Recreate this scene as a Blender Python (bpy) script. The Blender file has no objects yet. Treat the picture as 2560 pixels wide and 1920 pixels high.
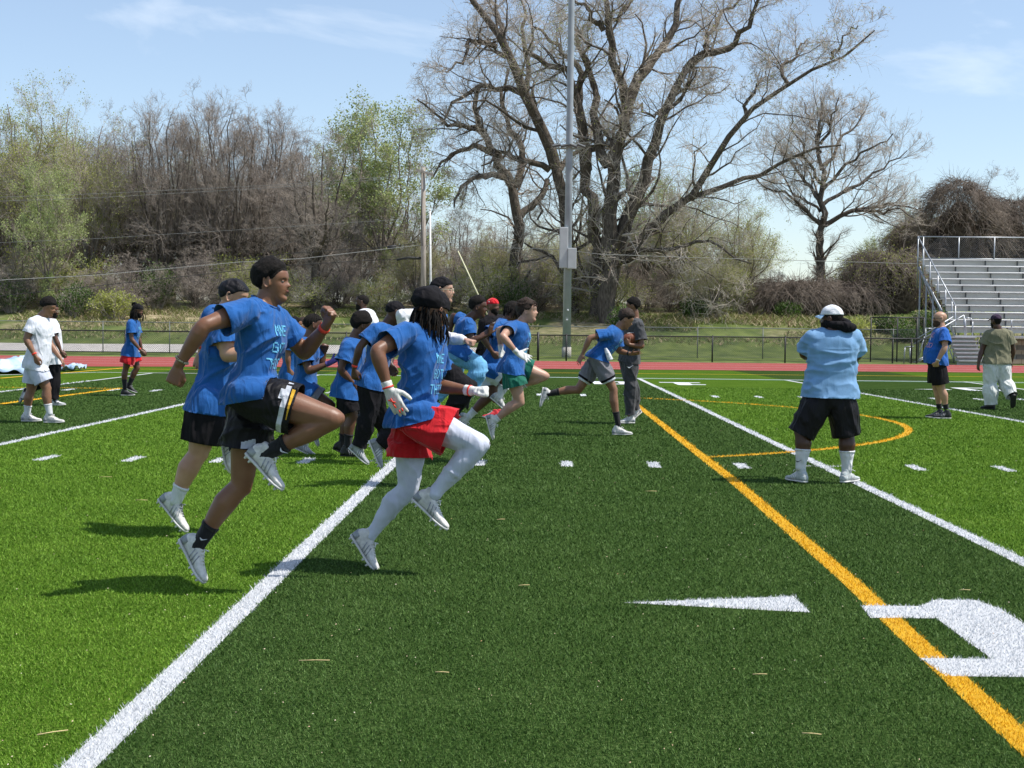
import bpy, math, random
import numpy as np
from mathutils import Vector, Matrix
from mathutils.bvhtree import BVHTree
random.seed(7); rng = np.random.default_rng(11)
S = bpy.context.scene; C = S.collection
# ------------------------------------------------------------------ camera
F = 3550.0; CAMH = 1.457
YAW, PITCH, ROLL = 0.01334, 0.041788, 0.010078
cd = bpy.data.cameras.new('camera'); cam = bpy.data.objects.new('camera', cd); C.objects.link(cam)
RM = Matrix.Rotation(YAW, 3, 'Z') @ Matrix.Rotation(math.pi/2-PITCH, 3, 'X') @ Matrix.Rotation(ROLL, 3, 'Z')
cam.matrix_world = Matrix.Translation((0, 0, CAMH)) @ RM.to_4x4()
cd.sensor_width = 36; cd.lens = 36*F/2560; cd.clip_end = 5000; cd.clip_start = 0.05
S.camera = cam
# ------------------------------------------------------------------ sky and sun
SUN_EL, SUN_AZ = math.radians(59), math.radians(100)      # azimuth clockwise from +Y
w = bpy.data.worlds.new("World"); S.world = w; w.use_nodes = True
nt = w.node_tree; nd = nt.nodes; lk = nt.links
bg = nd['Background']; bg.inputs['Strength'].default_value = 0.138
sky = nd.new('ShaderNodeTexSky'); sky.sky_type = 'NISHITA'; sky.sun_disc = False
sky.sun_elevation = SUN_EL; sky.sun_rotation = SUN_AZ; sky.air_density = 1.0; sky.dust_density = 0.5; sky.ozone_density = 3.0; sky.altitude = 100
tc = nd.new('ShaderNodeTexCoord'); mp = nd.new('ShaderNodeMapping')
mp.inputs['Scale'].default_value = (3.2, 3.2, 11.0); mp.inputs['Location'].default_value = (1.35, 0.2, 2.15); mp.inputs['Rotation'].default_value = (0, math.radians(12), 0)
nz = nd.new('ShaderNodeTexNoise'); nz.inputs['Scale'].default_value = 1.0; nz.inputs['Detail'].default_value = 7; nz.inputs['Roughness'].default_value = 0.55; nz.inputs['Distortion'].default_value = 0.4
rp = nd.new('ShaderNodeValToRGB'); rp.color_ramp.elements[0].position = 0.55; rp.color_ramp.elements[1].position = 0.80
rp.color_ramp.elements[1].color = (0.75, 0.75, 0.75, 1); rp.color_ramp.elements[0].color = (0.12, 0.12, 0.12, 1)
mx = nd.new('ShaderNodeMixRGB'); mx.inputs['Color2'].default_value = (7.6, 8.0, 8.4, 1)
mz = nd.new('ShaderNodeMapping'); mz.inputs['Rotation'].default_value = (0, 0, math.radians(-7.5)); lk.new(tc.outputs['Generated'], mz.inputs['Vector']); lk.new(mz.outputs['Vector'], mp.inputs['Vector']); lk.new(mp.outputs['Vector'], nz.inputs['Vector'])
lk.new(nz.outputs['Fac'], rp.inputs['Fac']); lk.new(rp.outputs['Color'], mx.inputs['Fac'])
lk.new(sky.outputs['Color'], mx.inputs['Color1']); lk.new(mx.outputs['Color'], bg.inputs['Color'])
sd = bpy.data.lights.new('sun', 'SUN'); sd.energy = 4.9; sd.angle = math.radians(0.53); sd.color = (1, 0.955, 0.89)
so = bpy.data.objects.new('sun', sd); C.objects.link(so)
sdir = Vector((math.sin(SUN_AZ)*math.cos(SUN_EL), math.cos(SUN_AZ)*math.cos(SUN_EL), math.sin(SUN_EL)))
so.rotation_euler = sdir.to_track_quat('Z', 'Y').to_euler()
vs = S.view_settings; vs.view_transform = 'Standard'; vs.look = 'None'; vs.gamma = 1; vs.use_curve_mapping = False; vs.exposure = 0.24
S.cycles.max_bounces = 6; S.cycles.transparent_max_bounces = 6
# ------------------------------------------------------------------ helpers
def ray(px, py):
    return (RM @ Vector(((px-1280)/F, -(py-960)/F, -1.0)))
def AT(px, py, Y):
    d = ray(px, py); return Vector((0, 0, CAMH)) + d*(Y/d.y)
def GP(px, py, z=0.0):
    d = ray(px, py); return Vector((0, 0, CAMH)) + d*((z-CAMH)/d.z)
def sm(a, b, x):
    t = np.clip((x-a)/(b-a), 0, 1); return t*t*(3-2*t)
_P = rng.permutation(4096)
_VR = rng.random(4096)
def vnoise(q):
    i = np.floor(q).astype(np.int64); f = q-i; f = f*f*(3-2*f); out = 0
    for dx in (0, 1):
        for dy in (0, 1):
            for dz in (0, 1):
                h = _P[(_P[(_P[(i[:, 0]+dx) & 4095]+i[:, 1]+dy) & 4095]+i[:, 2]+dz) & 4095]
                wgt = (f[:, 0] if dx else 1-f[:, 0])*(f[:, 1] if dy else 1-f[:, 1])*(f[:, 2] if dz else 1-f[:, 2])
                out = out+wgt*_VR[h]
    return out
def fbm(q, o=3):
    s = 0; a = .5
    for k in range(o): s = s+a*vnoise(q*(2**k)+17.3*k); a *= .5
    return s/(1-.5**o)
def newmesh(name, V, Fs, mats=None, smooth=True, midx=None):
    me = bpy.data.meshes.new(name)
    V = np.asarray(V, np.float32).reshape(-1, 3)
    if isinstance(Fs, np.ndarray): Fs = [Fs]
    Fs = [np.asarray(f, np.int32) for f in Fs if len(f)]
    me.vertices.add(len(V)); me.vertices.foreach_set('co', V.ravel())
    nl = sum(f.size for f in Fs); npoly = sum(len(f) for f in Fs)
    me.loops.add(nl); me.loops.foreach_set('vertex_index', np.concatenate([f.ravel() for f in Fs]))
    st = []; o = 0
    for f in Fs:
        st.append(o+np.arange(len(f))*f.shape[1]); o += f.size
    me.polygons.add(npoly); me.polygons.foreach_set('loop_start', np.concatenate(st).astype(np.int32))
    if mats:
        for m in (mats if isinstance(mats, (list, tuple)) else [mats]): me.materials.append(m)
    if midx is not None: me.polygons.foreach_set('material_index', np.asarray(midx, np.int32))
    me.polygons.foreach_set('use_smooth', np.full(npoly, bool(smooth)))
    me.update(calc_edges=True); me.validate()
    return me
def link(name, me, parent=None, label=None, cat=None, group=None, kind=None, loc=None):
    o = bpy.data.objects.new(name, me); C.objects.link(o)
    if parent is not None: o.parent = parent
    if loc is not None: o.location = loc
    if label: o['label'] = label
    if cat: o['category'] = cat
    if group: o['group'] = group
    if kind: o['kind'] = kind
    return o
def thing(name, label, cat, loc=(0, 0, 0), group=None):
    return link(name, None, None, label, cat, group, None, loc)
def resample(P, n):
    P = np.asarray(P, float); d = np.r_[0, np.cumsum(np.linalg.norm(np.diff(P, axis=0), axis=1))]; t = np.linspace(0, d[-1], n)
    # smooth interpolation
    return np.stack([np.interp(t, d, P[:, k]) for k in range(3)], 1)
def tubes(P, R, k):
    nb, n, _ = P.shape
    T = np.gradient(P, axis=1); T /= np.linalg.norm(T, axis=2, keepdims=True)+1e-9
    ref = np.where(np.abs(T[:, :1, 2:]) < .9, np.array([[[0, 0, 1.]]]), np.array([[[1., 0, 0]]]))
    u = np.cross(T, np.broadcast_to(ref, T.shape)); u /= np.linalg.norm(u, axis=2, keepdims=True)+1e-9; v = np.cross(T, u)
    a = np.arange(k)*2*np.pi/k
    V = P[:, :, None]+R[:, :, None, None]*(np.cos(a)[None, None, :, None]*u[:, :, None]+np.sin(a)[None, None, :, None]*v[:, :, None])
    j = np.arange(k); j2 = (j+1) % k; i = np.arange(n-1)[:, None]
    q = np.stack([i*k+j, i*k+j2, (i+1)*k+j2, (i+1)*k+j], -1).reshape(-1, 4)
    Q = (np.arange(nb)[:, None, None]*n*k+q[None]).reshape(-1, 4)
    return V.reshape(-1, 3), Q
class MB:
    """collects closed shapes"""
    def __init__(s): s.V = []; s.T = []; s.Q = []; s.n = 0
    def add(s, V, F):
        V = np.asarray(V, float).reshape(-1, 3); F = np.asarray(F)
        if len(F) == 0: return
        (s.T if F.shape[1] == 3 else s.Q).append(F+s.n); s.last = s.n; s.V.append(V); s.n += len(V)
    def more(s, F):   # extra faces on the last added verts
        F = np.asarray(F); (s.T if F.shape[1] == 3 else s.Q).append(F+s.last)
    def arrays(s):
        V = np.concatenate(s.V); Fs = []
        if s.T: Fs.append(np.concatenate(s.T))
        if s.Q: Fs.append(np.concatenate(s.Q))
        return V, Fs
    def box(s, c, sz, M=None):
        c = np.array(c, float); h = np.array(sz, float)/2
        V = np.array([[x, y, z] for x in (-1, 1) for y in (-1, 1) for z in (-1, 1)], float)*h
        if M is not None: V = V @ np.array(M).T
        s.add(V+c, [[0, 1, 3, 2], [4, 6, 7, 5], [0, 4, 5, 1], [2, 3, 7, 6], [0, 2, 6, 4], [1, 5, 7, 3]])
    def tube(s, pts, rad, k=8, cap=True):
        P = np.array([tuple(p) for p in pts], float); n = len(P)
        R = np.broadcast_to(np.asarray(rad, float), (n,)) if np.ndim(rad) < 2 else None
        T = np.gradient(P, axis=0); T /= np.linalg.norm(T, axis=1)[:, None]+1e-12
        up = np.array([0, 0, 1.]) if abs(T[0, 2]) < .9 else np.array([1., 0, 0])
        rings = []
        a = np.arange(k)*2*np.pi/k
        u = np.cross(T[0], up); u /= np.linalg.norm(u)
        for i in range(n):
            u = u-T[i]*np.dot(u, T[i]); u /= np.linalg.norm(u)+1e-12; v = np.cross(T[i], u)
            rings.append(P[i]+R[i]*(np.cos(a)[:, None]*u+np.sin(a)[:, None]*v))
        s._loft(rings, k, cap)
    def _loft(s, rings, k, cap=True):
        n = len(rings); V = np.concatenate(rings)
        if cap: V = np.concatenate([V, [rings[0].mean(0)], [rings[-1].mean(0)]])
        j = np.arange(k); j2 = (j+1) % k
        Q = np.concatenate([np.stack([i*k+j, i*k+j2, (i+1)*k+j2, (i+1)*k+j], 1) for i in range(n-1)])
        s.add(V, Q)
        if cap:
            c0 = n*k; c1 = c0+1
            s.more(np.stack([np.full(k, c0), j2, j], 1)); s.more(np.stack([np.full(k, c1), (n-1)*k+j, (n-1)*k+j2], 1))
    def loft(s, secs, k=20, cap=True):
        """secs: (centre, u axis, v axis, a, b_plus, b_minus[, exponent])"""
        a = np.arange(k)*2*np.pi/k; ca, sa = np.cos(a), np.sin(a); rings = []
        for sc in secs:
            c, u, v, A, bp, bm = sc[:6]; n = sc[6] if len(sc) > 6 else 2.3
            x = np.sign(ca)*np.abs(ca)**(2/n)*A; y = np.sign(sa)*np.abs(sa)**(2/n)*np.where(sa > 0, bp, bm)
            rings.append(np.array(c, float)+x[:, None]*np.array(u, float)+y[:, None]*np.array(v, float))
        s._loft(rings, k, cap)
    def ball(s, c, r, k=12, M=None):
        r = np.broadcast_to(np.asarray(r, float), (3,)); m = k//2+1
        th = np.linspace(0.12, np.pi-0.12, m); a = np.arange(k)*2*np.pi/k; rings = []
        for t in th:
            V = np.stack([np.sin(t)*np.cos(a), np.sin(t)*np.sin(a), np.full(k, np.cos(t))], 1)*r
            if M is not None: V = V @ np.array(M).T
            rings.append(V+np.array(tuple(c)))
        s._loft(rings, k)
    def build(s, name, mats, parent=None, smooth=True, **kw):
        V, Fs = s.arrays(); me = newmesh(name, V, Fs, mats, smooth); return link(name, me, parent, **kw)
# ------------------------------------------------------------------ materials
MATS = {}
def mat(name, col, rough=0.7, col2=None, nscale=8.0, bump=0.0, bscale=60.0, spec=0.3, detail=3.0, metal=0.0, trans=0.0, lo=0.35, hi=0.65, stretch=None, coord='Object', sheen=0.0, sss=0.0):
    if name in MATS: return MATS[name]
    m = bpy.data.materials.new(name); m.use_nodes = True; t = m.node_tree; N = t.nodes; L = t.links
    b = N['Principled BSDF']; b.inputs['Roughness'].default_value = rough; b.inputs['Metallic'].default_value = metal
    b.inputs['Specular IOR Level'].default_value = spec
    if sheen: b.inputs['Sheen Weight'].default_value = sheen
    if sss: b.inputs['Subsurface Weight'].default_value = sss; b.inputs['Subsurface Radius'].default_value = (.012, .005, .003); b.inputs['Subsurface Scale'].default_value = 1.0
    co = N.new('ShaderNodeTexCoord'); src = co.outputs[coord]
    if coord == 'World': pass
    if stretch:
        mpp = N.new('ShaderNodeMapping'); mpp.inputs['Scale'].default_value = stretch; L.new(src, mpp.inputs['Vector']); src = mpp.outputs['Vector']
    if col2 is None: col2 = tuple(c*0.82 for c in col)
    n = N.new('ShaderNodeTexNoise'); n.inputs['Scale'].default_value = nscale; n.inputs['Detail'].default_value = detail; L.new(src, n.inputs['Vector'])
    r = N.new('ShaderNodeValToRGB'); r.color_ramp.elements[0].position = lo; r.color_ramp.elements[1].position = hi
    r.color_ramp.elements[0].color = (*col2, 1); r.color_ramp.elements[1].color = (*col, 1)
    L.new(n.outputs['Fac'], r.inputs['Fac']); L.new(r.outputs['Color'], b.inputs['Base Color'])
    if bump:
        n2 = N.new('ShaderNodeTexNoise'); n2.inputs['Scale'].default_value = bscale; n2.inputs['Detail'].default_value = 4; L.new(src, n2.inputs['Vector'])
        bp = N.new('ShaderNodeBump'); bp.inputs['Strength'].default_value = bump; bp.inputs['Distance'].default_value = 0.01
        L.new(n2.outputs['Fac'], bp.inputs['Height']); L.new(bp.outputs['Normal'], b.inputs['Normal'])
    if trans:
        tr = N.new('ShaderNodeBsdfTranslucent'); L.new(r.outputs['Color'], tr.inputs['Color'])
        ms = N.new('ShaderNodeMixShader'); ms.inputs['Fac'].default_value = trans
        L.new(b.outputs[0], ms.inputs[1]); L.new(tr.outputs[0], ms.inputs[2]); L.new(ms.outputs[0], N['Material Output'].inputs['Surface'])
    MATS[name] = m; return m
def cloth(name, col, **k):
    fs = k.pop('folds', 0.34); m = _cloth(name, col, **k)
    if fs and not m.get('folded'):
        t = m.node_tree; N = t.nodes; L = t.links; m['folded'] = 1
        co = N.new('ShaderNodeTexCoord'); prev = N['Principled BSDF'].inputs['Normal'].links
        last = prev[0].from_socket if prev else None
        for rot, sc, st, ds in (((.3, .65, .2), 5.5, fs, .035), ((-.2, -.5, .4), 12, fs*.6, .014)):
            mpp = N.new('ShaderNodeMapping'); mpp.inputs['Rotation'].default_value = rot; mpp.inputs['Scale'].default_value = (1, 1, .30); L.new(co.outputs['Object'], mpp.inputs['Vector'])
            n = N.new('ShaderNodeTexNoise'); n.inputs['Scale'].default_value = sc; n.inputs['Detail'].default_value = 2; n.inputs['Distortion'].default_value = 1.1; n.inputs['Roughness'].default_value = .4; L.new(mpp.outputs['Vector'], n.inputs['Vector'])
            a = N.new('ShaderNodeMath'); a.operation = 'SUBTRACT'; a.inputs[1].default_value = .5; L.new(n.outputs['Fac'], a.inputs[0])
            b = N.new('ShaderNodeMath'); b.operation = 'ABSOLUTE'; L.new(a.outputs[0], b.inputs[0])
            r = N.new('ShaderNodeMapRange'); r.inputs['From Min'].default_value = 0; r.inputs['From Max'].default_value = .10; r.inputs['To Min'].default_value = 1; r.inputs['To Max'].default_value = 0; r.interpolation_type = 'SMOOTHSTEP'; L.new(b.outputs[0], r.inputs['Value'])
            bp = N.new('ShaderNodeBump'); bp.inputs['Strength'].default_value = st; bp.inputs['Distance'].default_value = ds; L.new(r.outputs[0], bp.inputs['Height'])
            if last is not None: L.new(last, bp.inputs['Normal'])
            last = bp.outputs['Normal']
        L.new(last, N['Principled BSDF'].inputs['Normal'])
    return m
def _cloth(name, col, **k):
    k.setdefault('bump', 0.25); k.setdefault('bscale', 420); k.setdefault('nscale', 14); k.setdefault('sheen', 0.15)
    return mat(name, col, rough=k.pop('rough', 0.85), col2=tuple(c*0.86 for c in col), spec=0.15, **k)
def skin(name, col):
    return mat(name, col, rough=0.42, col2=tuple(c*k for c, k in zip(col, (0.80, 0.74, 0.72))), nscale=9, bump=0.12, bscale=260, spec=0.42, sss=0.12)
# ------------------------------------------------------------------ field, track and ground
X0 = -1.449; PW = 4.572
EDG = {-2: (-10.7, 20, -10.6, 39.5), -1: (-6.27, 8, -5.93, 39.5), 0: (-1.475, 1.5, -1.33, 39.5), 1: (3.125, 3, 2.99, 39.5), 2: (8.0, 18, 7.05, 39.4), 3: (12.35, 20, 12.0, 39.5)}
def edge_x(k, y):
    if k in EDG: a, b, c, d = EDG[k]; return a+(c-a)*(y-b)/(d-b)
    return X0+PW*k+0*y
def panel_light(x, y):  # every second five-yard panel is the brighter green
    c = np.zeros(len(x), int)-8
    for k in range(-7, 9): c += x > edge_x(k, y)
    return (c % 2) != 0
def turf_mat(name, light, blades):
    m = bpy.data.materials.new(name); m.use_nodes = True; t = m.node_tree; N = t.nodes; L = t.links
    b = N['Principled BSDF']; b.inputs['Roughness'].default_value = 0.55; b.inputs['Specular IOR Level'].default_value = 0.12 if blades else 0.0
    g = N.new('ShaderNodeNewGeometry'); n = N.new('ShaderNodeTexNoise'); n.inputs['Scale'].default_value = 190 if blades else 60; n.inputs['Detail'].default_value = 2
    L.new(g.outputs['Position'], n.inputs['Vector'])
    r = N.new('ShaderNodeValToRGB'); e = r.color_ramp.elements; e[0].position = .28; e[1].position = .74
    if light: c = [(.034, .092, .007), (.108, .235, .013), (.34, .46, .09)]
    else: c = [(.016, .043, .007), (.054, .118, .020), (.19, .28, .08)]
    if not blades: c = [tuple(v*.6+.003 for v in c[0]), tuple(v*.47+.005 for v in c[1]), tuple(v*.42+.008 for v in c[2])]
    e[0].color = (*c[0], 1); e[1].color = (*c[2], 1); q = e.new(.5); q.color = (*c[1], 1)
    L.new(n.outputs['Fac'], r.inputs['Fac'])
    n2 = N.new('ShaderNodeTexNoise'); n2.inputs['Scale'].default_value = 1.7; n2.inputs['Detail'].default_value = 4; L.new(g.outputs['Position'], n2.inputs['Vector'])
    r2 = N.new('ShaderNodeValToRGB'); r2.color_ramp.elements[0].position = .3; r2.color_ramp.elements[1].position = .7
    r2.color_ramp.elements[0].color = (.82, .86, .8, 1); r2.color_ramp.elements[1].color = (1.12, 1.08, 1.1, 1)
    L.new(n2.outputs['Fac'], r2.inputs['Fac'])
    mm = N.new('ShaderNodeMixRGB'); mm.blend_type = 'MULTIPLY'; mm.inputs['Fac'].default_value = 1
    L.new(r.outputs['Color'], mm.inputs['Color1']); L.new(r2.outputs['Color'], mm.inputs['Color2']); L.new(mm.outputs['Color'], b.inputs['Base Color'])
    if not blades:
        bp = N.new('ShaderNodeBump'); bp.inputs['Strength'].default_value = 0.9; bp.inputs['Distance'].default_value = 0.02
        n3 = N.new('ShaderNodeTexNoise'); n3.inputs['Scale'].default_value = 45; n3.inputs['Detail'].default_value = 5; L.new(g.outputs['Position'], n3.inputs['Vector'])
        L.new(n3.outputs['Fac'], bp.inputs['Height']); L.new(bp.outputs['Normal'], b.inputs['Normal'])
    return m
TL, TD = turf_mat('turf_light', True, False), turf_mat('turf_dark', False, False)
BL, BD = turf_mat('blade_light', True, True), turf_mat('blade_dark', False, True)
def grid_strip(name, xs, ys, zf, mats, midx=None, **kw):
    XX, YY = np.meshgrid(xs, ys, indexing='ij'); ZZ = zf(XX, YY)
    V = np.stack([XX, YY, ZZ], -1).reshape(-1, 3); nx, ny = len(xs), len(ys)
    i, j = np.meshgrid(np.arange(nx-1), np.arange(ny-1), indexing='ij'); i = i.ravel(); j = j.ravel()
    Q = np.stack([i*ny+j, (i+1)*ny+j, (i+1)*ny+j+1, i*ny+j+1], 1)
    me = newmesh(name, V, Q, mats, True, midx(XX[:-1, 0]) if midx else None)
    return link(name, me, **kw)
# terrain profile: flat field, then a bank rising to the wood
def terr(x, y):
    z = np.interp(y, [-60, 60, 66, 76, 84, 92, 100, 130, 2500], [-.02, -.02, 0.0, .22, 1.15, 2.2, 2.7, 3.4, 3.4])
    r = sm(66, 80, y)
    z = z+r*(0.35*(fbm(np.stack([x*.09, y*.09, x*0], -1).reshape(-1, 3), 3).reshape(x.shape)-.5))
    z = z+sm(78, 90, y)*0.5*sm(8, 24, x)*0
    return z
def terrz(x, y): return float(terr(np.array([[float(x)]]), np.array([[float(y)]]))[0, 0])
grass_m = mat('rough_grass', (.115, .15, .035), .9, (.035, .062, .014), 0.9, bump=.8, bscale=9, detail=9, coord='Object', lo=.3, hi=.7)
# ground split by look: lawn strip and bank share one sheet
def ground_mat():
    m = bpy.data.materials.new('ground_cover'); m.use_nodes = True; t = m.node_tree; N = t.nodes; L = t.links
    b = N['Principled BSDF']; b.inputs['Roughness'].default_value = .95; b.inputs['Specular IOR Level'].default_value = .1
    g = N.new('ShaderNodeNewGeometry')
    def noise(s, d, st=None):
        n = N.new('ShaderNodeTexNoise'); n.inputs['Scale'].default_value = s; n.inputs['Detail'].default_value = d
        if st:
            q = N.new('ShaderNodeMapping'); q.inputs['Scale'].default_value = st; L.new(g.outputs['Position'], q.inputs['Vector']); L.new(q.outputs['Vector'], n.inputs['Vector'])
        else: L.new(g.outputs['Position'], n.inputs['Vector'])
        return n.outputs['Fac']
    def ramp(f, p0, c0, p1, c1):
        r = N.new('ShaderNodeValToRGB'); e = r.color_ramp.elements; e[0].position = p0; e[1].position = p1; e[0].color = (*c0, 1); e[1].color = (*c1, 1); L.new(f, r.inputs['Fac']); return r.outputs['Color']
    lawn = ramp(noise(1.1, 10, (1, .35, 1)), .32, (.065, .095, .026), .68, (.15, .185, .052))
    tan = ramp(noise(2.2, 10), .35, (.13, .12, .05), .65, (.42, .34, .22))
    msk = ramp(noise(.16, 4, (1, .6, 1)), .46, (0, 0, 0), .56, (1, 1, 1))
    sp = N.new('ShaderNodeSeparateXYZ'); L.new(g.outputs['Position'], sp.inputs[0])
    mr = N.new('ShaderNodeMapRange'); mr.inputs['From Min'].default_value = 78; mr.inputs['From Max'].default_value = 88; L.new(sp.outputs['Y'], mr.inputs['Value'])
    ml = N.new('ShaderNodeMath'); ml.operation = 'MULTIPLY'; L.new(mr.outputs[0], ml.inputs[0]); L.new(msk, ml.inputs[1])
    mx = N.new('ShaderNodeMixRGB'); L.new(ml.outputs[0], mx.inputs['Fac']); L.new(lawn, mx.inputs['Color1']); L.new(tan, mx.inputs['Color2'])
    L.new(mx.outputs['Color'], b.inputs['Base Color'])
    bp = N.new('ShaderNodeBump'); bp.inputs['Strength'].default_value = 1; bp.inputs['Distance'].default_value = .08; L.new(noise(7, 8), bp.inputs['Height']); L.new(bp.outputs['Normal'], b.inputs['Normal'])
    return m
GM = ground_mat()
ysg = np.concatenate([np.linspace(-60, 56, 8), np.linspace(58, 135, 60), [200, 400, 900, 2400]])
xsg = np.concatenate([[-2400, -700, -250, -120], np.linspace(-70, 70, 71), [120, 250, 700, 2400]])
grid_strip('ground', xsg, ysg, terr, GM, kind='structure', label='mown grass and rising weedy bank beyond the track')
# turf sheet by panels
ks = np.arange(-7, 9); xe = X0+PW*ks
xs = np.sort(np.concatenate([xe]))
TE = [(-60, 40), (-16.5, 43.9), (-8, 46.2), (2.3, 47.2), (15.8, 48.0), (45, 48.3)]     # inner track edge as measured
TF = [(-60, 57.3), (-21.4, 57.2), (2.7, 57.0), (19, 57.7), (45, 58)]
te = lambda x: np.interp(x, [p[0] for p in TE], [p[1] for p in TE])
tf = lambda x: np.interp(x, [p[0] for p in TF], [p[1] for p in TF])
V = []; Q = []; mi = []
KS = list(range(-7, 9))
for k in KS[:-1]:
    for a in range(3):
        n = len(V); q = []
        for (f, yy_) in ((a/3, None), ((a+1)/3, None), ((a+1)/3, 1), (a/3, 1)):
            y_ = -20.0 if yy_ is None else 45.0
            for _ in range(3):
                x_ = edge_x(k, y_)*(1-f)+edge_x(k+1, y_)*f
                if yy_: y_ = float(te(x_))
            q.append((x_, y_, 0))
        V += q; Q.append([n, n+1, n+2, n+3]); mi.append(0 if k % 2 else 1)
link('football_field', newmesh('football_field', V, np.array(Q), [TL, TD], False, mi), kind='structure', label='artificial turf field in alternating light and dark green panels')
track_m = mat('track_rubber', (.31, .060, .050), .9, (.25, .045, .038), 3.0, bump=.2, bscale=200, detail=8)
V = []; Q = []
xt = np.linspace(-60, 45, 40)
for x in xt: V += [(x, te(x)-.02, .008), (x, tf(x), .008)]
for i in range(len(xt)-1): Q.append([2*i, 2*i+2, 2*i+3, 2*i+1])
link('running_track', newmesh('running_track', V, np.array(Q), track_m, False), kind='structure', label='red rubber running track along the far edge of the turf')
white_m = mat('turf_white', (.78, .79, .80), .6, (.52, .54, .56), 160, detail=2, coord='Object', bump=.5, bscale=90)
yell_m = mat('turf_yellow', (.88, .52, .008), .6, (.66, .36, .004), 160, detail=2, bump=.5, bscale=90)
teal_m = mat('turf_teal', (.25, .62, .55), .6, (.5, .7, .66), 30)
tlw = mat('track_line', (.8, .72, .68), .7)
V = []; Q = []
for off in (0.12, 3.4, 6.4, 9.2):
    for i in range(len(xt)-1):
        a, b = xt[i], xt[i+1]; n = len(V)
        ya, yb = tf(a)-off, tf(b)-off
        V += [(a, ya-.03, .014), (b, yb-.03, .014), (b, yb+.03, .014), (a, ya+.03, .014)]; Q.append([n, n+1, n+2, n+3])
link('lane_line', newmesh('lane_line', V, np.array(Q), tlw, False), kind='structure', label='thin pale lane lines on the red track')
# markings: each entry is (name, label, material, list of convex polygons)
MARKS = []
def strip(p, q, w):
    p = np.array(p, float); q = np.array(q, float); d = (q-p)/np.linalg.norm(q-p); n = np.array([-d[1], d[0]])*w/2
    return [p-n, q-n, q+n, p+n]
for (pa, pb, lb) in [((-6.27, 8), (-5.93, 39.5), 'white yard line left of the runners, far from the camera'),
                     ((-1.475, 1.5), (-1.33, 39.5), 'wide white yard line crossing the foreground beside the front runner'),
                     ((3.125, 3), (2.99, 39.5), 'white yard line passing the heavy man in light blue'),
                     ((8.0, 18), (7.05, 39.4), 'white yard line in front of the bald man'),
                     ((12.35, 20), (12.0, 39.5), 'white yard line farthest right beyond the man in olive'),
                     ((-10.7, 20), (-10.6, 39.5), 'white yard line far left of the field')]:
    MARKS.append(('yard_line', lb, white_m, [strip(pa, pb, .115)], .004, 'painted yard lines'))
MARKS.append(('side_line', 'white far sideline of the turf field', white_m, [strip((-12.2, 39.75), (25, 39.35), .13)], .008, None))
MARKS.append(('teal_line', 'teal line just inside the far sideline', teal_m, [strip((-9, 39.50), (6, 39.25), .07), strip((6, 39.2), (20, 38.8), .08)], .012, None))
MARKS.append(('corner_line', 'white line bending off the far sideline at the left', white_m, [strip((-16.5, 33), (-12.2, 39.7), .12)], .012, None))
g = [GP(0, 946), GP(336, 918), GP(0, 1010.5), GP(301, 971.4), GP(0, 969.4)]
MARKS.append(('yellow_line', 'yellow line running from the left edge towards the track', yell_m, [strip(g[0][:2], g[1][:2], .12)], .016, 'yellow lines'))
MARKS.append(('yellow_line', 'yellow line passing behind the man in white shorts', yell_m, [strip(g[2][:2], g[3][:2], .12)], .008, 'yellow lines'))
MARKS.append(('yellow_line', 'thin yellow line parallel to the track at the left', yell_m, [strip((-30, 30.2), (-8.75, 30.3), .09)], .012, 'yellow lines'))
MARKS.append(('yellow_line', 'thin yellow line beside the red track', yell_m, [strip((-30, 42.0), (30, 44.6), .10)], .006, 'yellow lines'))
yl = [(1.70, 2), (1.757, 5), (1.80, 6.5), (1.85, 8.1), (1.93, 13.5), (1.93, 16), (1.95, 22), (1.95, 28.6)]
MARKS.append(('yellow_line', 'broad orange yellow line running away through the painted numeral', yell_m, [strip(yl[i], yl[i+1], .115) for i in range(len(yl)-1)], .012, 'yellow lines'))
cx, cy, R = -1.85, 22.3, 7.52; a0 = math.radians(59.5); arc = []
for i in range(36):
    t0 = -a0+2*a0*i/36; t1 = -a0+2*a0*(i+1)/36
    arc.append([np.array((cx+r*math.cos(t), cy+r*math.sin(t))) for r, t in ((R-.055, t0), (R+.055, t0), (R+.055, t1), (R-.055, t1))])
MARKS.append(('yellow_arc', 'orange yellow arc curving round behind the heavy man in light blue', yell_m, arc, .008, None))
for k in range(-5, 12):
    if k % 5 == 0:
        if k >= 0: MARKS.append(('hash_mark', 'white cross stroke on a yard line', white_m, [strip((X0+k*.9144-.28, 14.95), (X0+k*.9144+.28, 14.95), .055)], .008, 'hash marks'))
        continue
    x = X0+k*.9144
    MARKS.append(('hash_mark', 'short white hash mark painted on the turf in the near row', white_m, [strip((x, 14.6), (x+.012, 15.16), .12)], .004, 'hash marks'))
for k in range(-10, 22):
    if k % 5 == 0: continue
    x = X0+k*.9144-.2*(k > 0)
    MARKS.append(('hash_mark', 'short white hash mark in the far row', white_m, [strip((x, 29.25), (x, 30.0), .12)], .004, 'far hash marks'))
one = [[(1.745, 7.43), (1.72, 7.11), (2.05, 7.12), (2.06, 7.43)], [(2.055, 7.43), (2.05, 6.25), (2.46, 6.25), (2.46, 7.4)], [(2.055, 7.43), (2.46, 7.4), (2.40, 7.62), (2.19, 7.615)], [(1.735, 6.25), (1.755, 5.93), (2.05, 5.93), (2.05, 6.25)], [(2.05, 5.93), (2.80, 5.93), (2.80, 6.25), (2.05, 6.25)]]
MARKS.append(('field_numeral', 'large white numeral 1 painted on the dark turf at the right edge', white_m, [[np.array(p) for p in q] for q in one], .016, None))
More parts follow.
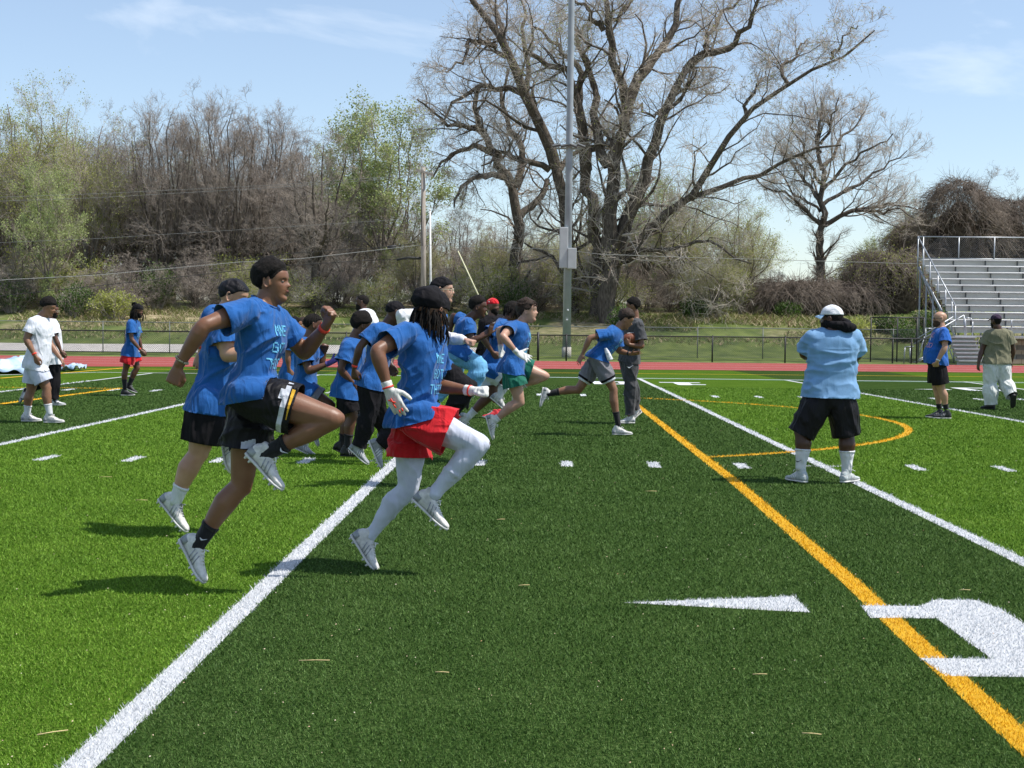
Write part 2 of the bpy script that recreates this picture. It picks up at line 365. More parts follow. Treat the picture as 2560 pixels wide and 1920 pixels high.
zero = lambda x, y, s: [[np.array((x+s*a, y+s*b)) for a, b in q] for q in ([(-.5, -.9), (-.2, -.6), (-.2, .6), (-.5, .9)], [(.2, -.6), (.5, -.9), (.5, .9), (.2, .6)], [(-.5, .9), (-.2, .6), (.2, .6), (.5, .9)], [(-.5, -.9), (.5, -.9), (.2, -.6), (-.2, -.6)])]
MARKS.append(('field_numeral', 'large white numeral 0 just outside the right edge of the view', white_m, zero(3.85, 6.78, .92), .016, None))
MARKS.append(('field_arrow', 'long white arrow triangle painted beside the numeral', white_m, [[np.array(p) for p in ((.50, 7.43), (1.443, 7.235), (1.438, 7.665))]], .004, None))
MARKS.append(('field_numeral', 'far white numeral 0 left of the yard line, seen upside down', white_m, zero(2.05, 36.2, .95), .006, None))
rot = [[np.array((6.1-p[0]+.02, 42.9-p[1])) for p in q] for q in one]
MARKS.append(('field_numeral', 'far white numeral 1 right of the yard line, seen upside down', white_m, rot, .006, None))
MARKS.append(('field_numeral', 'far white numeral 0 behind the bald man, seen upside down', white_m, zero(10.9, 34.6, .95), .006, None))
two = [[(-.5, -.9), (.5, -.9), (.5, -.6), (-.5, -.6)], [(-.5, -.6), (-.2, -.6), (.5, .1), (.5, .4)], [(.2, .1), (.5, .1), (.5, .9), (.2, .9)], [(-.5, .6), (.2, .6), (.2, .9), (-.5, .9)]]
MARKS.append(('field_numeral', 'far white numeral 2 by the man in olive, seen upside down', white_m, [[np.array((13.4-a, 34.6-b)) for a, b in q] for q in two], .006, None))
MARKS.append(('field_arrow', 'far white arrow triangle beside the bald man', white_m, [[np.array(p) for p in ((9.2, 34.3), (10.1, 34.1), (10.1, 34.55))]], .006, None))
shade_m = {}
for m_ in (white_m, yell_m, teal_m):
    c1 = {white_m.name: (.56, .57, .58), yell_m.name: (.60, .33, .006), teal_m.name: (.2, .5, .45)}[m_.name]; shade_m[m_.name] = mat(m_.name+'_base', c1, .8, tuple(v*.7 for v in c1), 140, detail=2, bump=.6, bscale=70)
# fibres: every marking carries its own painted fibres, the rest is green
NB = 780000
ya, yb = 4.0, 34.0
by = ya*(yb/ya)**rng.random(NB)
bx = (rng.random(NB)-.5)*(0.74*by+1.9)+0.0-YAW*by
owner = np.full(NB, -1)
def inpoly(px, py, poly):
    poly = np.array(poly); s = None; n = len(poly); pos = np.ones(len(px), bool); neg = np.ones(len(px), bool)
    for i in range(n):
        a = poly[i]; b = poly[(i+1) % n]; c = (b[0]-a[0])*(py-a[1])-(b[1]-a[1])*(px-a[0]); pos &= c >= -1e-9; neg &= c <= 1e-9
    return pos | neg
jx = bx+(rng.random(NB)-.5)*.036; jy = by+(rng.random(NB)-.5)*.03
zs = np.full(NB, -1.0)
MARKS = [(m[0], m[1], m[2], m[3], m[4]*(.12 if min(p[1] for q_ in m[3] for p in q_) < 20 else .4), m[5]) for m in MARKS]
for mi_, mk in enumerate(MARKS):
    for poly in mk[3]:
        pa_ = np.array(poly); c = np.nonzero((jx > pa_[:, 0].min()) & (jx < pa_[:, 0].max()) & (jy > pa_[:, 1].min()) & (jy < pa_[:, 1].max()))[0]
        if len(c) == 0: continue
        h = c[inpoly(jx[c], jy[c], poly)]; h = h[zs[h] < mk[4]]; owner[h] = mi_; zs[h] = mk[4]
def blades(sel):
    x, y = bx[sel], by[sel]; n = len(x)
    wd = 0.0016*(y/5)**.85*(0.7+.7*rng.random(n)); ht = (0.009+0.009*rng.random(n))*(y/5)**.25
    a = rng.random(n)*2*np.pi; l = rng.random(n)*2*np.pi; ll = ht*(.25+.9*rng.random(n))
    V = np.empty((n, 3, 3))
    V[:, 0] = np.stack([x-np.cos(a)*wd, y-np.sin(a)*wd, np.full(n, .001)], 1)
    V[:, 1] = np.stack([x+np.cos(a)*wd, y+np.sin(a)*wd, np.full(n, .001)], 1)
    V[:, 2] = np.stack([x+np.cos(l)*ll, y+np.sin(l)*ll, ht], 1)
    return V.reshape(-1, 3), np.arange(n*3).reshape(-1, 3)
for mi_, (nm, lb, mt, polys, z, grp) in enumerate(MARKS):
    V = []; T = []; ext = 0
    for p in polys:
        n = len(V); V += [(q[0], q[1], z) for q in p]; T += [[n, n+i, n+i+1] for i in range(1, len(p)-1)]
    V = np.array(V); T = np.array(T)
    # faces up
    a = V[T[:, 1]]-V[T[:, 0]]; b = V[T[:, 2]]-V[T[:, 0]]; fl = np.cross(a, b)[:, 2] < 0; T[fl] = T[fl][:, ::-1]
    s = np.nonzero(owner == mi_)[0]; nT = len(T); far_ = V[:, 1].min() > 20
    if len(s):
        bv, bt = blades(s); bt = bt+len(V); V = np.concatenate([V, bv]); T = np.concatenate([T, bt])
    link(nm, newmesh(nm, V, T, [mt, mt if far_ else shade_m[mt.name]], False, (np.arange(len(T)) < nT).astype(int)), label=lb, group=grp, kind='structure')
g_ = np.nonzero(owner < 0)[0]
bv, bt = blades(g_)
link('turf_fibres', newmesh('turf_fibres', bv, bt, [BL, BD], False, np.where(panel_light(bx[g_], by[g_]), 0, 1)), kind='stuff', label='green artificial turf fibres over the near field')
# straw and crumbs blown on the turf
straw_m = mat('straw', (.62, .50, .24), .8); fleck_m = mat('fleck', (.7, .66, .5), .8, (.5, .28, .14), 3)
SL = ['bent straw stalk at the bottom left corner of the turf', 'long dry straw left of centre in the dark turf', 'short straw right of the long straw in the foreground', 'short straw below the white arrow triangle', 'hooked straw at the bottom right of the turf', 'straw tuft just above the painted numeral', 'short straw right of the white leggings runner', 'tiny straw far above the arrow triangle tip', 'pale straw on the bright turf left of the front runner', 'pale straw left of the durag runner', 'straw fleck below the heavy coach shadow']
for i_s, (px, py, l, an) in enumerate([(130, 1852, .10, .5), (785, 1668, .13, 0), (1105, 1698, .06, -.3), (1900, 1703, .06, -.1), (2030, 1855, .07, -.4), (2413, 1488, .06, -.2), (1252, 1308, .06, .2), (1310, 1476, .06, .1), (353, 1259, .10, -.1), (264, 1200, .11, 0), (1628, 1236, .10, -.1)]):
    p = GP(px, py); m = MB(); d = Vector((math.cos(an), math.sin(an), 0))
    m.tube([p-d*l/2+Vector((0, 0, .027)), p+Vector((0, .004, .03)), p+d*l/2+Vector((0, .012, .028))], .0022, 5)
    m.tube([p-d*l/2+Vector((0, .006, .027)), p+Vector((0, -.002, .031))], .0016, 4)
    m.build('straw', straw_m, label=SL[i_s], cat='straw', group='dry stalks on the turf')
m = MB(); n = 380; yy = 4.3*(24/4.3)**rng.random(n); xx = (rng.random(n)-.5)*.76*yy
for x, y in zip(xx, yy):
    s = .0016+.0022*rng.random()*(y/8)**.5; a = rng.random()*3; u = np.array([math.cos(a), math.sin(a), .2])*s*1.6; v = np.array([-math.sin(a), math.cos(a), .1])*s; c = np.array([x, y, .021])
    m.add(np.array([c-u, c+v, c+u, c-v, c+np.array([0, 0, s])]), np.array([[0, 1, 4], [1, 2, 4], [2, 3, 4], [3, 0, 4]]))
m.build('leaf_flecks', fleck_m, kind='stuff', smooth=False, label='tiny dry flecks scattered over the turf')
# ------------------------------------------------------------------ trees
bark_d = mat('bark_dark', (.16, .135, .11), .95, (.06, .05, .042), 5, bump=1.0, bscale=18, detail=8, stretch=(3, 3, .6), spec=.1)
bark_g = mat('bark_grey', (.27, .235, .20), .95, (.13, .11, .09), 6, bump=.6, bscale=20, detail=8, stretch=(3, 3, .6), spec=.1)
twig_m = mat('twigs', (.54, .48, .41), .95, (.36, .31, .265), 1.2, spec=.1)
twig_d = mat('twigs_dark', (.40, .345, .295), .95, (.20, .17, .145), 1.2, spec=.1)
twig_r = mat('twigs_vine', (.27, .225, .185), .95, (.13, .105, .088), 1.2, spec=.1)
leaf_y = mat('leaf_young', (.42, .44, .12), .7, (.28, .32, .07), 1.5, trans=.35, spec=.2)
leaf_p = mat('leaf_pale', (.42, .47, .20), .7, (.27, .34, .12), 1.5, trans=.35, spec=.2)
leaf_g = mat('leaf_green', (.12, .20, .035), .65, (.035, .075, .014), 1.1, trans=.25, spec=.25)
bud_m = mat('buds', (.33, .30, .15), .9, (.26, .22, .12), 1.5, spec=.1)
def grow(P, R, per, lr, rr, ang, wig, trop, n, t0=.2, r=rng, minr=.004, absL=None):
    nb, m, _ = P.shape; N = nb*per; idx = np.repeat(np.arange(nb), per); t = t0+(1-t0)*r.random(N)
    f = t*(m-1); i = np.clip(f.astype(int), 0, m-2); f = f-i
    st = P[idx, i]*(1-f[:, None])+P[idx, i+1]*f[:, None]; tg = P[idx, i+1]-P[idx, i]; tg /= np.linalg.norm(tg, axis=1, keepdims=True)+1e-9
    Lp = np.linalg.norm(np.diff(P, axis=1), axis=2).sum(1)[idx]
    if absL: Lp = np.clip(Lp, absL[0], absL[1])
    L = lr*Lp*(1-.5*t)*(.55+.8*r.random(N))
    pr = np.cross(tg, r.normal(size=(N, 3))); pr /= np.linalg.norm(pr, axis=1, keepdims=True)+1e-9
    a = ang*(.6+.8*r.random(N))[:, None]; d = tg*np.cos(a)+pr*np.sin(a)+np.array([0, 0, trop]); d /= np.linalg.norm(d, axis=1, keepdims=True)
    Q = np.empty((N, n, 3)); Q[:, 0] = st; cur = st
    for s in range(1, n):
        cur = cur+d*(L/(n-1))[:, None]; Q[:, s] = cur
        d = d+r.normal(size=(N, 3))*wig+np.array([0, 0, trop*.6]); d /= np.linalg.norm(d, axis=1, keepdims=True)
    Rp = R[idx, i]*(1-f)+R[idx, i+1]*f
    r0 = np.maximum(Rp*rr*(.7+.5*r.random(N)), minr); RR = r0[:, None]*np.linspace(1, .3, n)[None]
    return Q, np.maximum(RR, minr*.5)
def leaves_at(P, n, size, spread, r=rng):
    pts = P.reshape(-1, 3); c = pts[r.integers(0, len(pts), n)]+r.normal(size=(n, 3))*spread
    u = r.normal(size=(n, 3)); u /= np.linalg.norm(u, axis=1, keepdims=True); v = np.cross(u, r.normal(size=(n, 3))); v /= np.linalg.norm(v, axis=1, keepdims=True)
    s = (size*(.5+r.random(n)))[:, None]
    V = np.stack([c-u*s, c+v*s*.6, c+u*s, c-v*s*.6], 1).reshape(-1, 3)
    return V, np.arange(n*4).reshape(-1, 4)
def joinm(lst):
    V = []; Q = []; M = []; o = 0
    for (v, q, mi) in lst:
        V.append(v); Q.append(q+o); M.append(np.full(len(q), mi)); o += len(v)
    return np.concatenate(V), np.concatenate(Q), np.concatenate(M)
def make_crown(levels, specs, bark, twig, leaf=None, leafspec=None, r=rng):
    """levels: (P,R) of the limbs. returns trunk mesh, crown mesh"""
    P, R = levels; parts = [(*tubes(P, R, 9), 0)]; crown = []
    for i, sp in enumerate(specs):
        P, R = grow(P, R, r=r, **sp[0])
        (parts if i == 0 else crown).append((*tubes(P, R, sp[1]), 0))
    mats = [twig]
    if leaf is not None:
        v, q = leaves_at(P[:, 1:], *leafspec, r=r); crown.append((v, q, 1)); mats.append(leaf)
    V, Q, M = joinm(parts); tm = newmesh('trunk', V, Q, bark, True)
    V, Q, M = joinm(crown); cm = newmesh('crown', V, Q, mats, False, M)
    return tm, cm
def traced(limbs, Y, crop, dep=2.0, r=rng):
    ox, oy, s = crop; P = []; R = []
    for l in limbs:
        r0, r1 = l[0], l[1]; pts = l[2]; d0 = l[3] if len(l) > 3 else 0; d1 = l[4] if len(l) > 4 else r.uniform(-dep, dep)
        q = [AT(ox+u/s, oy+v/s, Y+d0+(d1-d0)*i/(len(pts)-1)) for i, (u, v) in enumerate(pts)]
        q = resample(q, 11); q[1:-1] += r.normal(size=(9, 3))*.12; P.append(q); sc = Y/F/s
        R.append(np.linspace(r0, r1*.8, 11)*sc/2*.98)
    return np.array(P), np.array(R)
K5 = (1360, 0, 2.370); K7 = (980, 0, 1.929); K8 = (1700, 400, 2.572); K6 = (0, 200, 2.011)
SPb = [(dict(per=11, lr=.52, rr=.34, ang=.95, wig=.24, trop=.08, n=7, t0=.12, absL=(6, 12)), 5),
       (dict(per=8, lr=.62, rr=.42, ang=.9, wig=.24, trop=.04, n=5, t0=.1, minr=.014), 4),
       (dict(per=6, lr=.66, rr=.5, ang=.85, wig=.34, trop=.03, n=3, t0=.1, minr=.008), 3),
       (dict(per=3, lr=.85, rr=.6, ang=.8, wig=.3, trop=0, n=2, t0=.1, minr=.0055), 3)]
def add_tree(label, tm, cm, loc=(0, 0, 0), rot=0, sc=(1, 1, 1), group=None, cat='tree', name='bare_tree'):
    t = thing(name, label, cat, loc, group); t.rotation_euler = (0, 0, rot); t.scale = sc
    link('trunk', tm, t); link('crown', cm, t); return t
lim_main = [
 (120, 95, [(385, 2010), (385, 1650), (390, 1300), (395, 1000), (410, 930)], 0, 0),
 (90, 60, [(410, 960), (440, 860), (475, 720), (490, 600)], 0, -.5),
 (60, 34, [(490, 640), (460, 500), (430, 380), (390, 250), (370, 120), (385, -90)], -.5, -2),
 (66, 36, [(490, 640), (540, 480), (620, 380), (720, 260), (770, 120), (800, 0), (830, -120)], -.5, 2),
 (34, 14, [(380, 200), (440, 90), (520, 10), (560, -60)], -1.5, 1),
 (36, 12, [(355, 180), (290, 80), (200, 10), (120, -40)], -1.5, -3),
 (70, 26, [(380, 980), (345, 880), (310, 780), (295, 620), (280, 500), (240, 350), (190, 200)], 0, 2),
 (95, 50, [(440, 1500), (500, 1300), (570, 1120), (620, 950), (680, 780), (760, 560), (850, 400)], .5, 0),
 (56, 18, [(840, 420), (950, 320), (1100, 290), (1150, 230), (1230, 110), (1320, -60)], 0, -3),
 (34, 14, [(960, 310), (985, 190), (1060, 50), (1200, -20)], 0, 3),
 (24, 8, [(720, 640), (640, 680), (570, 650), (500, 640)], 0, -2),
 (22, 8, [(770, 540), (830, 520), (880, 530), (960, 500)], 0, 1.5),
 (60, 10, [(430, 1560), (620, 1350), (800, 1200), (960, 1080), (1030, 900), (1080, 820), (1200, 680), (1350, 570), (1480, 480), (1700, 350), (1960, 180)], 1, -5),
 (26, 8, [(1200, 680), (1185, 600), (1270, 500), (1310, 420)], -2, -1),
 (26, 8, [(1450, 500), (1420, 410), (1500, 320), (1560, 230)], -3, 0),
 (18, 6, [(1700, 350), (1770, 240), (1860, 150)], -4, -6),
 (44, 14, [(620, 1350), (830, 1190), (1080, 1090), (1300, 1030), (1420, 960), (1560, 900), (1760, 860)], 1, -3),
 (34, 10, [(420, 1560), (560, 1510), (700, 1480), (850, 1450), (940, 1430), (1100, 1500), (1230, 1560)], 1, -6)]
P, R = traced(lim_main, 88, K5)
tm, cm = make_crown((P, R), SPb, bark_d, twig_m, leaf=leaf_y, leafspec=(4500, .045, .25))
add_tree('huge bare many-stemmed tree directly right of the light pole', tm, cm)
lim2 = [
 (95, 78, [(320, 1960), (320, 1500), (290, 1300), (250, 1000)], 0, 0),
 (76, 30, [(250, 1010), (210, 750), (190, 550), (110, 420), (-20, 380), (-120, 300)], 0, -3),
 (50, 18, [(200, 640), (230, 450), (140, 340), (60, 250), (-60, 160)], 0, 2),
 (40, 12, [(250, 950), (330, 860), (420, 760)], 0, 3),
 (34, 12, [(195, 560), (240, 430), (250, 250), (170, 120)], 0, -2)]
P, R = traced(lim2, 90, K5)
tm, cm = make_crown((P, R), SPb, bark_d, twig_m, leaf=leaf_y, leafspec=(4000, .045, .25))
add_tree('big bare tree whose dark trunk stands between the light pole and the huge tree', tm, cm)
lim3 = [
 (80, 62, [(850, 1560), (848, 1250), (835, 1000), (790, 800)], 0, 0),
 (62, 30, [(790, 810), (740, 650), (690, 550), (650, 450), (600, 330), (520, 200), (400, 0), (350, -80)], 0, -3),
 (34, 14, [(540, 220), (515, 60), (480, -60)], -1, 2),
 (30, 8, [(500, 225), (380, 180), (340, 280), (260, 350)], -1, -4),
 (34, 12, [(650, 460), (520, 430), (430, 400), (300, 480), (240, 600)], 0, 3),
 (34, 10, [(760, 820), (640, 760), (520, 740), (430, 800)], 0, -2),
 (30, 10, [(800, 830), (860, 760), (930, 700), (960, 600)], 0, 4),
 (30, 10, [(650, 460), (660, 330), (640, 150), (630, 0), (620, -60)], 0, 2)]
P, R = traced(lim3, 92, K7)
tm, cm = make_crown((P, R), SPb, bark_d, twig_m, leaf=bud_m, leafspec=(1800, .04, .25))
add_tree('tall bare tree arching left of the light pole', tm, cm)
lim4 = [
 (70, 54, [(600, 1560), (600, 1300), (605, 1050), (575, 880)], 0, 0),
 (50, 22, [(575, 890), (510, 750), (440, 660), (400, 560), (420, 420)], 0, -2),
 (40, 14, [(590, 900), (640, 760), (560, 600), (530, 480), (560, 330)], 0, 2),
 (34, 10, [(560, 860), (450, 830), (330, 900), (300, 1000)], 0, -3),
 (40, 12, [(620, 1040), (700, 960), (760, 850), (700, 1060)], 0, 2),
 (34, 10, [(500, 740), (380, 700), (250, 760), (200, 850)], 0, 3),
 (26, 8, [(430, 640), (330, 600), (230, 560), (120, 480)], 0, -3)]
P, R = traced(lim4, 94, K7)
tm, cm = make_crown((P, R), SPb, bark_d, twig_m, leaf=bud_m, leafspec=(1800, .04, .25))
add_tree('crooked bare tree with drooping twigs between the utility pole and the light pole', tm, cm)
SPt = [(dict(per=12, lr=.5, rr=.38, ang=.75, wig=.15, trop=.12, n=7, t0=.15, absL=(4, 12)), 5),
       (dict(per=8, lr=.62, rr=.45, ang=.7, wig=.16, trop=.10, n=5, t0=.1, minr=.014), 4),
       (dict(per=6, lr=.62, rr=.5, ang=.7, wig=.22, trop=.08, n=3, t0=.1, minr=.008), 3),
       (dict(per=3, lr=.85, rr=.6, ang=.7, wig=.2, trop=.03, n=2, t0=.1, minr=.0055), 3)]
lim5 = [
 (70, 52, [(920, 900), (905, 700), (908, 560), (912, 420)], 0, 0),
 (46, 12, [(912, 430), (912, 250), (905, 0), (900, -180), (905, -400)], 0, 0),
 (30, 9, [(900, 410), (860, 380), (780, 280), (650, 200), (540, 190)], 0, -1),
 (36, 10, [(930, 420), (990, 380), (1090, 330), (1250, 290), (1440, 292), (1530, 320)], 0, -2),
 (24, 8, [(1090, 335), (1300, 330), (1400, 320), (1500, 370)], -.8, -4),
 (28, 8, [(905, 270), (790, 120), (690, -20), (610, -140)], 0, 2), (28, 8, [(915, 290), (1080, 200), (1280, 80), (1460, -60)], 0, 2),
 (26, 8, [(912, 200), (1080, 20), (1270, -100), (1370, -170)], 0, -3), (26, 8, [(908, 60), (1020, -120), (1130, -240), (1190, -310)], 0, 3),
 (24, 8, [(903, 150), (810, -20), (740, -180), (720, -300)], 0, -3), (22, 7, [(903, -50), (865, -180), (815, -290), (800, -370)], 0, 2), (22, 7, [(903, -100), (970, -240), (1010, -350), (1020, -400)], 0, -2),
 (20, 6, [(900, 330), (760, 230), (620, 60), (540, -40)], 0, 3)]
P, R = traced(lim5, 104, K8, dep=3)
tm, cm = make_crown((P, R), SPt, bark_d, twig_m)
add_tree('lone bare round-crowned tree between the coach and the bleachers', tm, cm)
# --- background kinds, copied
def auto_limbs(H, n, spread, seed, fork=.25, lean=0.0, rt=.28, up=.5):
    r = np.random.default_rng(seed); P = []; R = []
    tr = np.array([[0, 0, 0], [lean*.3, 0, H*fork*.5], [lean, 0, H*fork]]); P.append(resample(tr, 9)); R.append(np.linspace(rt, rt*.8, 9))
    for i in range(n):
        a = i*2.4+r.random(); s = spread*(.25+.75*((i+.5)/n)); h = H*(1-.45*((i+.5)/n)**2)*(.85+.15*r.random())
        st = np.array([lean, 0, H*fork*(.7+.3*r.random())]); en = np.array([math.cos(a)*s, math.sin(a)*s, h])
        mid = st*.5+en*.5+np.array([math.cos(a), math.sin(a), 0])*s*.18*up*2+r.normal(size=3)*.3
        pts = np.array([st, st*.72+mid*.28, mid, en*.7+mid*.3+r.normal(size=3)*.3, en]); q = resample(pts, 9); q[1:-1] += r.normal(size=(7, 3))*.12
        P.append(q); R.append(np.linspace(rt*(.5-.15*i/n), .03, 9))
    return np.array(P), np.array(R)
def spt(a, b, c, d, trop, wig, ang):
    return [(dict(per=a, lr=.52, rr=.42, ang=ang, wig=wig, trop=trop, n=6, t0=.12, absL=(4, 10)), 4),
            (dict(per=b, lr=.62, rr=.5, ang=ang, wig=wig, trop=trop*.8, n=4, t0=.08, minr=.011), 3),
            (dict(per=c, lr=.62, rr=.55, ang=ang*.95, wig=wig*1.2, trop=trop*.6, n=3, t0=.05, minr=.008), 3),
            (dict(per=d, lr=.68, rr=.65, ang=ang, wig=.2, trop=trop*.3, n=2, t0=.1, minr=.0055), 3)]
TK = {}
def kind(nm, L, sp, bark, twig, leaf=None, ls=None, seed=1):
    TK[nm] = make_crown(L, sp, bark, twig, leaf, ls, r=np.random.default_rng(seed))
kind('fan', auto_limbs(16, 15, 5.0, 3, fork=.14, rt=.28), spt(8, 7, 7, 4, .09, .22, .78), bark_d, twig_d, seed=3)
kind('knobby', auto_limbs(14, 9, 5.5, 5, fork=.3, rt=.45), spt(7, 8, 8, 4, .02, .38, .95), bark_d, twig_d, seed=5)
kind('budding', auto_limbs(15, 12, 4.5, 8, fork=.2, rt=.22), spt(7, 7, 7, 3, .14, .16, .65), bark_g, twig_m, leaf_y, (24000, .052, .28), seed=8)
kind('leafing', auto_limbs(15, 10, 3.6, 12, fork=.25, rt=.2), spt(7, 6, 6, 2, .18, .12, .6), bark_g, twig_m, leaf_p, (20000, .082, .22), seed=12)
kind('thicket', auto_limbs(8, 14, 4.5, 15, fork=.05, rt=.12), spt(7, 8, 7, 3, .0, .42, 1.0), bark_d, twig_d, seed=15)
kind('green_thicket', auto_limbs(6, 12, 4.0, 19, fork=.05, rt=.10), spt(6, 7, 6, 3, .0, .4, 1.0), bark_d, twig_m, leaf_y, (15000, .05, .3), seed=19)
lab = {'fan': ('bare fan-twigged tree', 'bare_tree'), 'knobby': ('bare crooked-limbed tree', 'bare_tree'), 'budding': ('yellow-green budding tree', 'budding_tree'),
       'leafing': ('pale green leafing tree', 'leafing_tree'), 'thicket': ('tangled brown thicket', 'thicket'), 'green_thicket': ('budding green thicket', 'thicket')}
def put(kd, px, Y, sc=1.0, where='', wx=1.0, zoff=0.0, rot=None):
    p = AT(px, 800, Y); z = terrz(p.x, Y)-.15+zoff; l, nm = lab[kd]
    add_tree(l+' '+where, *TK[kd], loc=(p.x, Y, z), rot=random.uniform(0, 6.28) if rot is None else rot, sc=(sc*wx, sc*wx, sc), name=nm, cat='tree' if 'thicket' not in kd else 'thicket', group='trees and thickets of the wood behind the field' )
# heights: px of top -> scale chosen from target silhouettes
def topsc(kd, py_top, px, Y):
    H = {'fan': 17.2, 'knobby': 15.5, 'budding': 16.3, 'leafing': 16.4, 'thicket': 8.8, 'green_thicket': 7}[kd]
    p = AT(px, py_top, Y); return (p.z-terrz(p.x, Y))/H
LM = [(0, 'the far left edge'), (110, 'the man in white shorts'), (325, 'the black beanie player'), (440, 'the front runner\'s bracelet'), (560, 'the durag runner'), (680, 'the front runner'), (820, 'the raised fist'), (900, 'the white hood'), (990, 'the black headscarf'), (1060, 'the utility pole'), (1150, 'the slanting white rod'), (1235, 'the red cap'), (1330, 'the green shorts runner'), (1415, 'the light pole'), (1520, 'the huge tree'), (1600, 'the man holding the football'), (1750, 'the yellow arc\'s left end'), (1900, 'the left of the coach'), (2080, 'the coach'), (2230, 'the bald man\'s left'), (2350, 'the bald man'), (2500, 'the man in olive')]
USED = {}
def spot(px, pre):
    l = min(LM, key=lambda a: abs(a[0]-px)); d = px-l[0]
    s = ('left of ' if d < -25 else 'right of ' if d > 25 else 'straight above ')+l[1]
    if (pre, s) in USED: s = 'farther '+s
    USED[(pre, s)] = 1; return s
def pt(kd, px, top, Y, where, wx=1.0): s = topsc(kd, top, px, Y); put(kd, px, Y, s, where, wx)
pt('budding', 40, 205, 100, 'at the far left edge of the picture', 1.0)
pt('budding', 150, 215, 103, 'second from the left, behind', 1.0)
pt('fan', 235, 290, 104, 'between the budding trees and the tall bare ones', .9)
pt('budding', 225, 265, 97, 'second from the left, above the man in white shorts', .9)
pt('leafing', 120, 400, 90, 'low in front at the far left', .9)
pt('fan', 330, 262, 99, 'left of the tallest group on the left', .8)
pt('fan', 410, 222, 97, 'highest on the left, above the black beanie player', .85)
pt('fan', 490, 215, 100, 'between the two highest left crowns', .85)
pt('fan', 565, 210, 97, 'above and left of the front runner', .9)
pt('fan', 650, 225, 99, 'directly above the front runner', .85)
pt('fan', 715, 275, 101, 'above the gap right of the front runner', .8)
pt('knobby', 790, 290, 92, 'with split trunk right of the front runner', 1.0)
pt('leafing', 960, 245, 104, 'left of the utility pole', 1.15)
pt('leafing', 870, 300, 108, 'behind the knobby tree', 1.0)
pt('budding', 1040, 560, 98, 'low behind the utility pole', 1.4)
pt('budding', 1700, 420, 97, 'right of the huge tree, under its long limb', 1.25)
pt('budding', 1850, 470, 93, 'leaning over the bank left of the coach cap', 1.25)
pt('budding', 1790, 600, 90, 'lowest right of the huge tree', 1.7)
pt('leafing', 1620, 420, 99, 'behind the huge tree to the right', 1.0)
pt('budding', 1450, 520, 97, 'behind the light pole boxes', 1.3)
pt('budding', 1250, 560, 99, 'behind the crooked tree', 1.3)
pt('budding', 2290, 470, 112, 'left of the bleachers top rail', .8)
pt('knobby', 2430, 400, 112, 'behind the highest vine-draped tree', .9)
pt('fan', 2570, 440, 114, 'at the right edge behind the vines', .9)
pt('leafing', 2170, 590, 118, 'small and far beside the lone round tree', .9)
# second and third rows fill the wood
i = 0
for px in range(-160, 2150, 95):
    i += 1
    kd = ['fan', 'knobby', 'budding', 'fan', 'knobby'][i % 5]
    top = np.interp(px, [-160, 300, 700, 1000, 1100, 1500, 1900, 2000, 2700], [330, 330, 360, 420, 520, 540, 620, 700, 640])+random.uniform(-25, 40)
    if 1930 < px < 2150: continue
    pt(kd, px+random.uniform(-25, 25), top, 108+random.uniform(-4, 12), 'in the second row, '+spot(px, kd+'2'), 1.25)
i = 0
for px in range(-150, 1950, 92):
    i += 1
    kd = ['thicket', 'green_thicket', 'thicket'][i % 3]; top = 640+random.uniform(-30, 45)
    pt(kd, px+random.uniform(-20, 20), top, 93+random.uniform(-3, 5), 'at the wood\'s foot, '+spot(px, kd+'f'), 1.35)
for px in range(-170, 1930, 100):
    pt('thicket', px+random.uniform(-40, 40), 600+random.uniform(-20, 40), 101+random.uniform(-3, 3), 'deep inside, '+spot(px, 'd'), 1.1)
i = 0
for px in range(-150, 1930, 150):
    i += 1; kd = ['fan', 'knobby'][i % 2]
    pt(kd, px+random.uniform(-30, 30), np.interp(px, [0, 900, 1000, 1900], [440, 440, 590, 640])+random.uniform(-20, 30), 130+random.uniform(-4, 8), 'in the third row, '+spot(px, kd+'3'), 1.5)
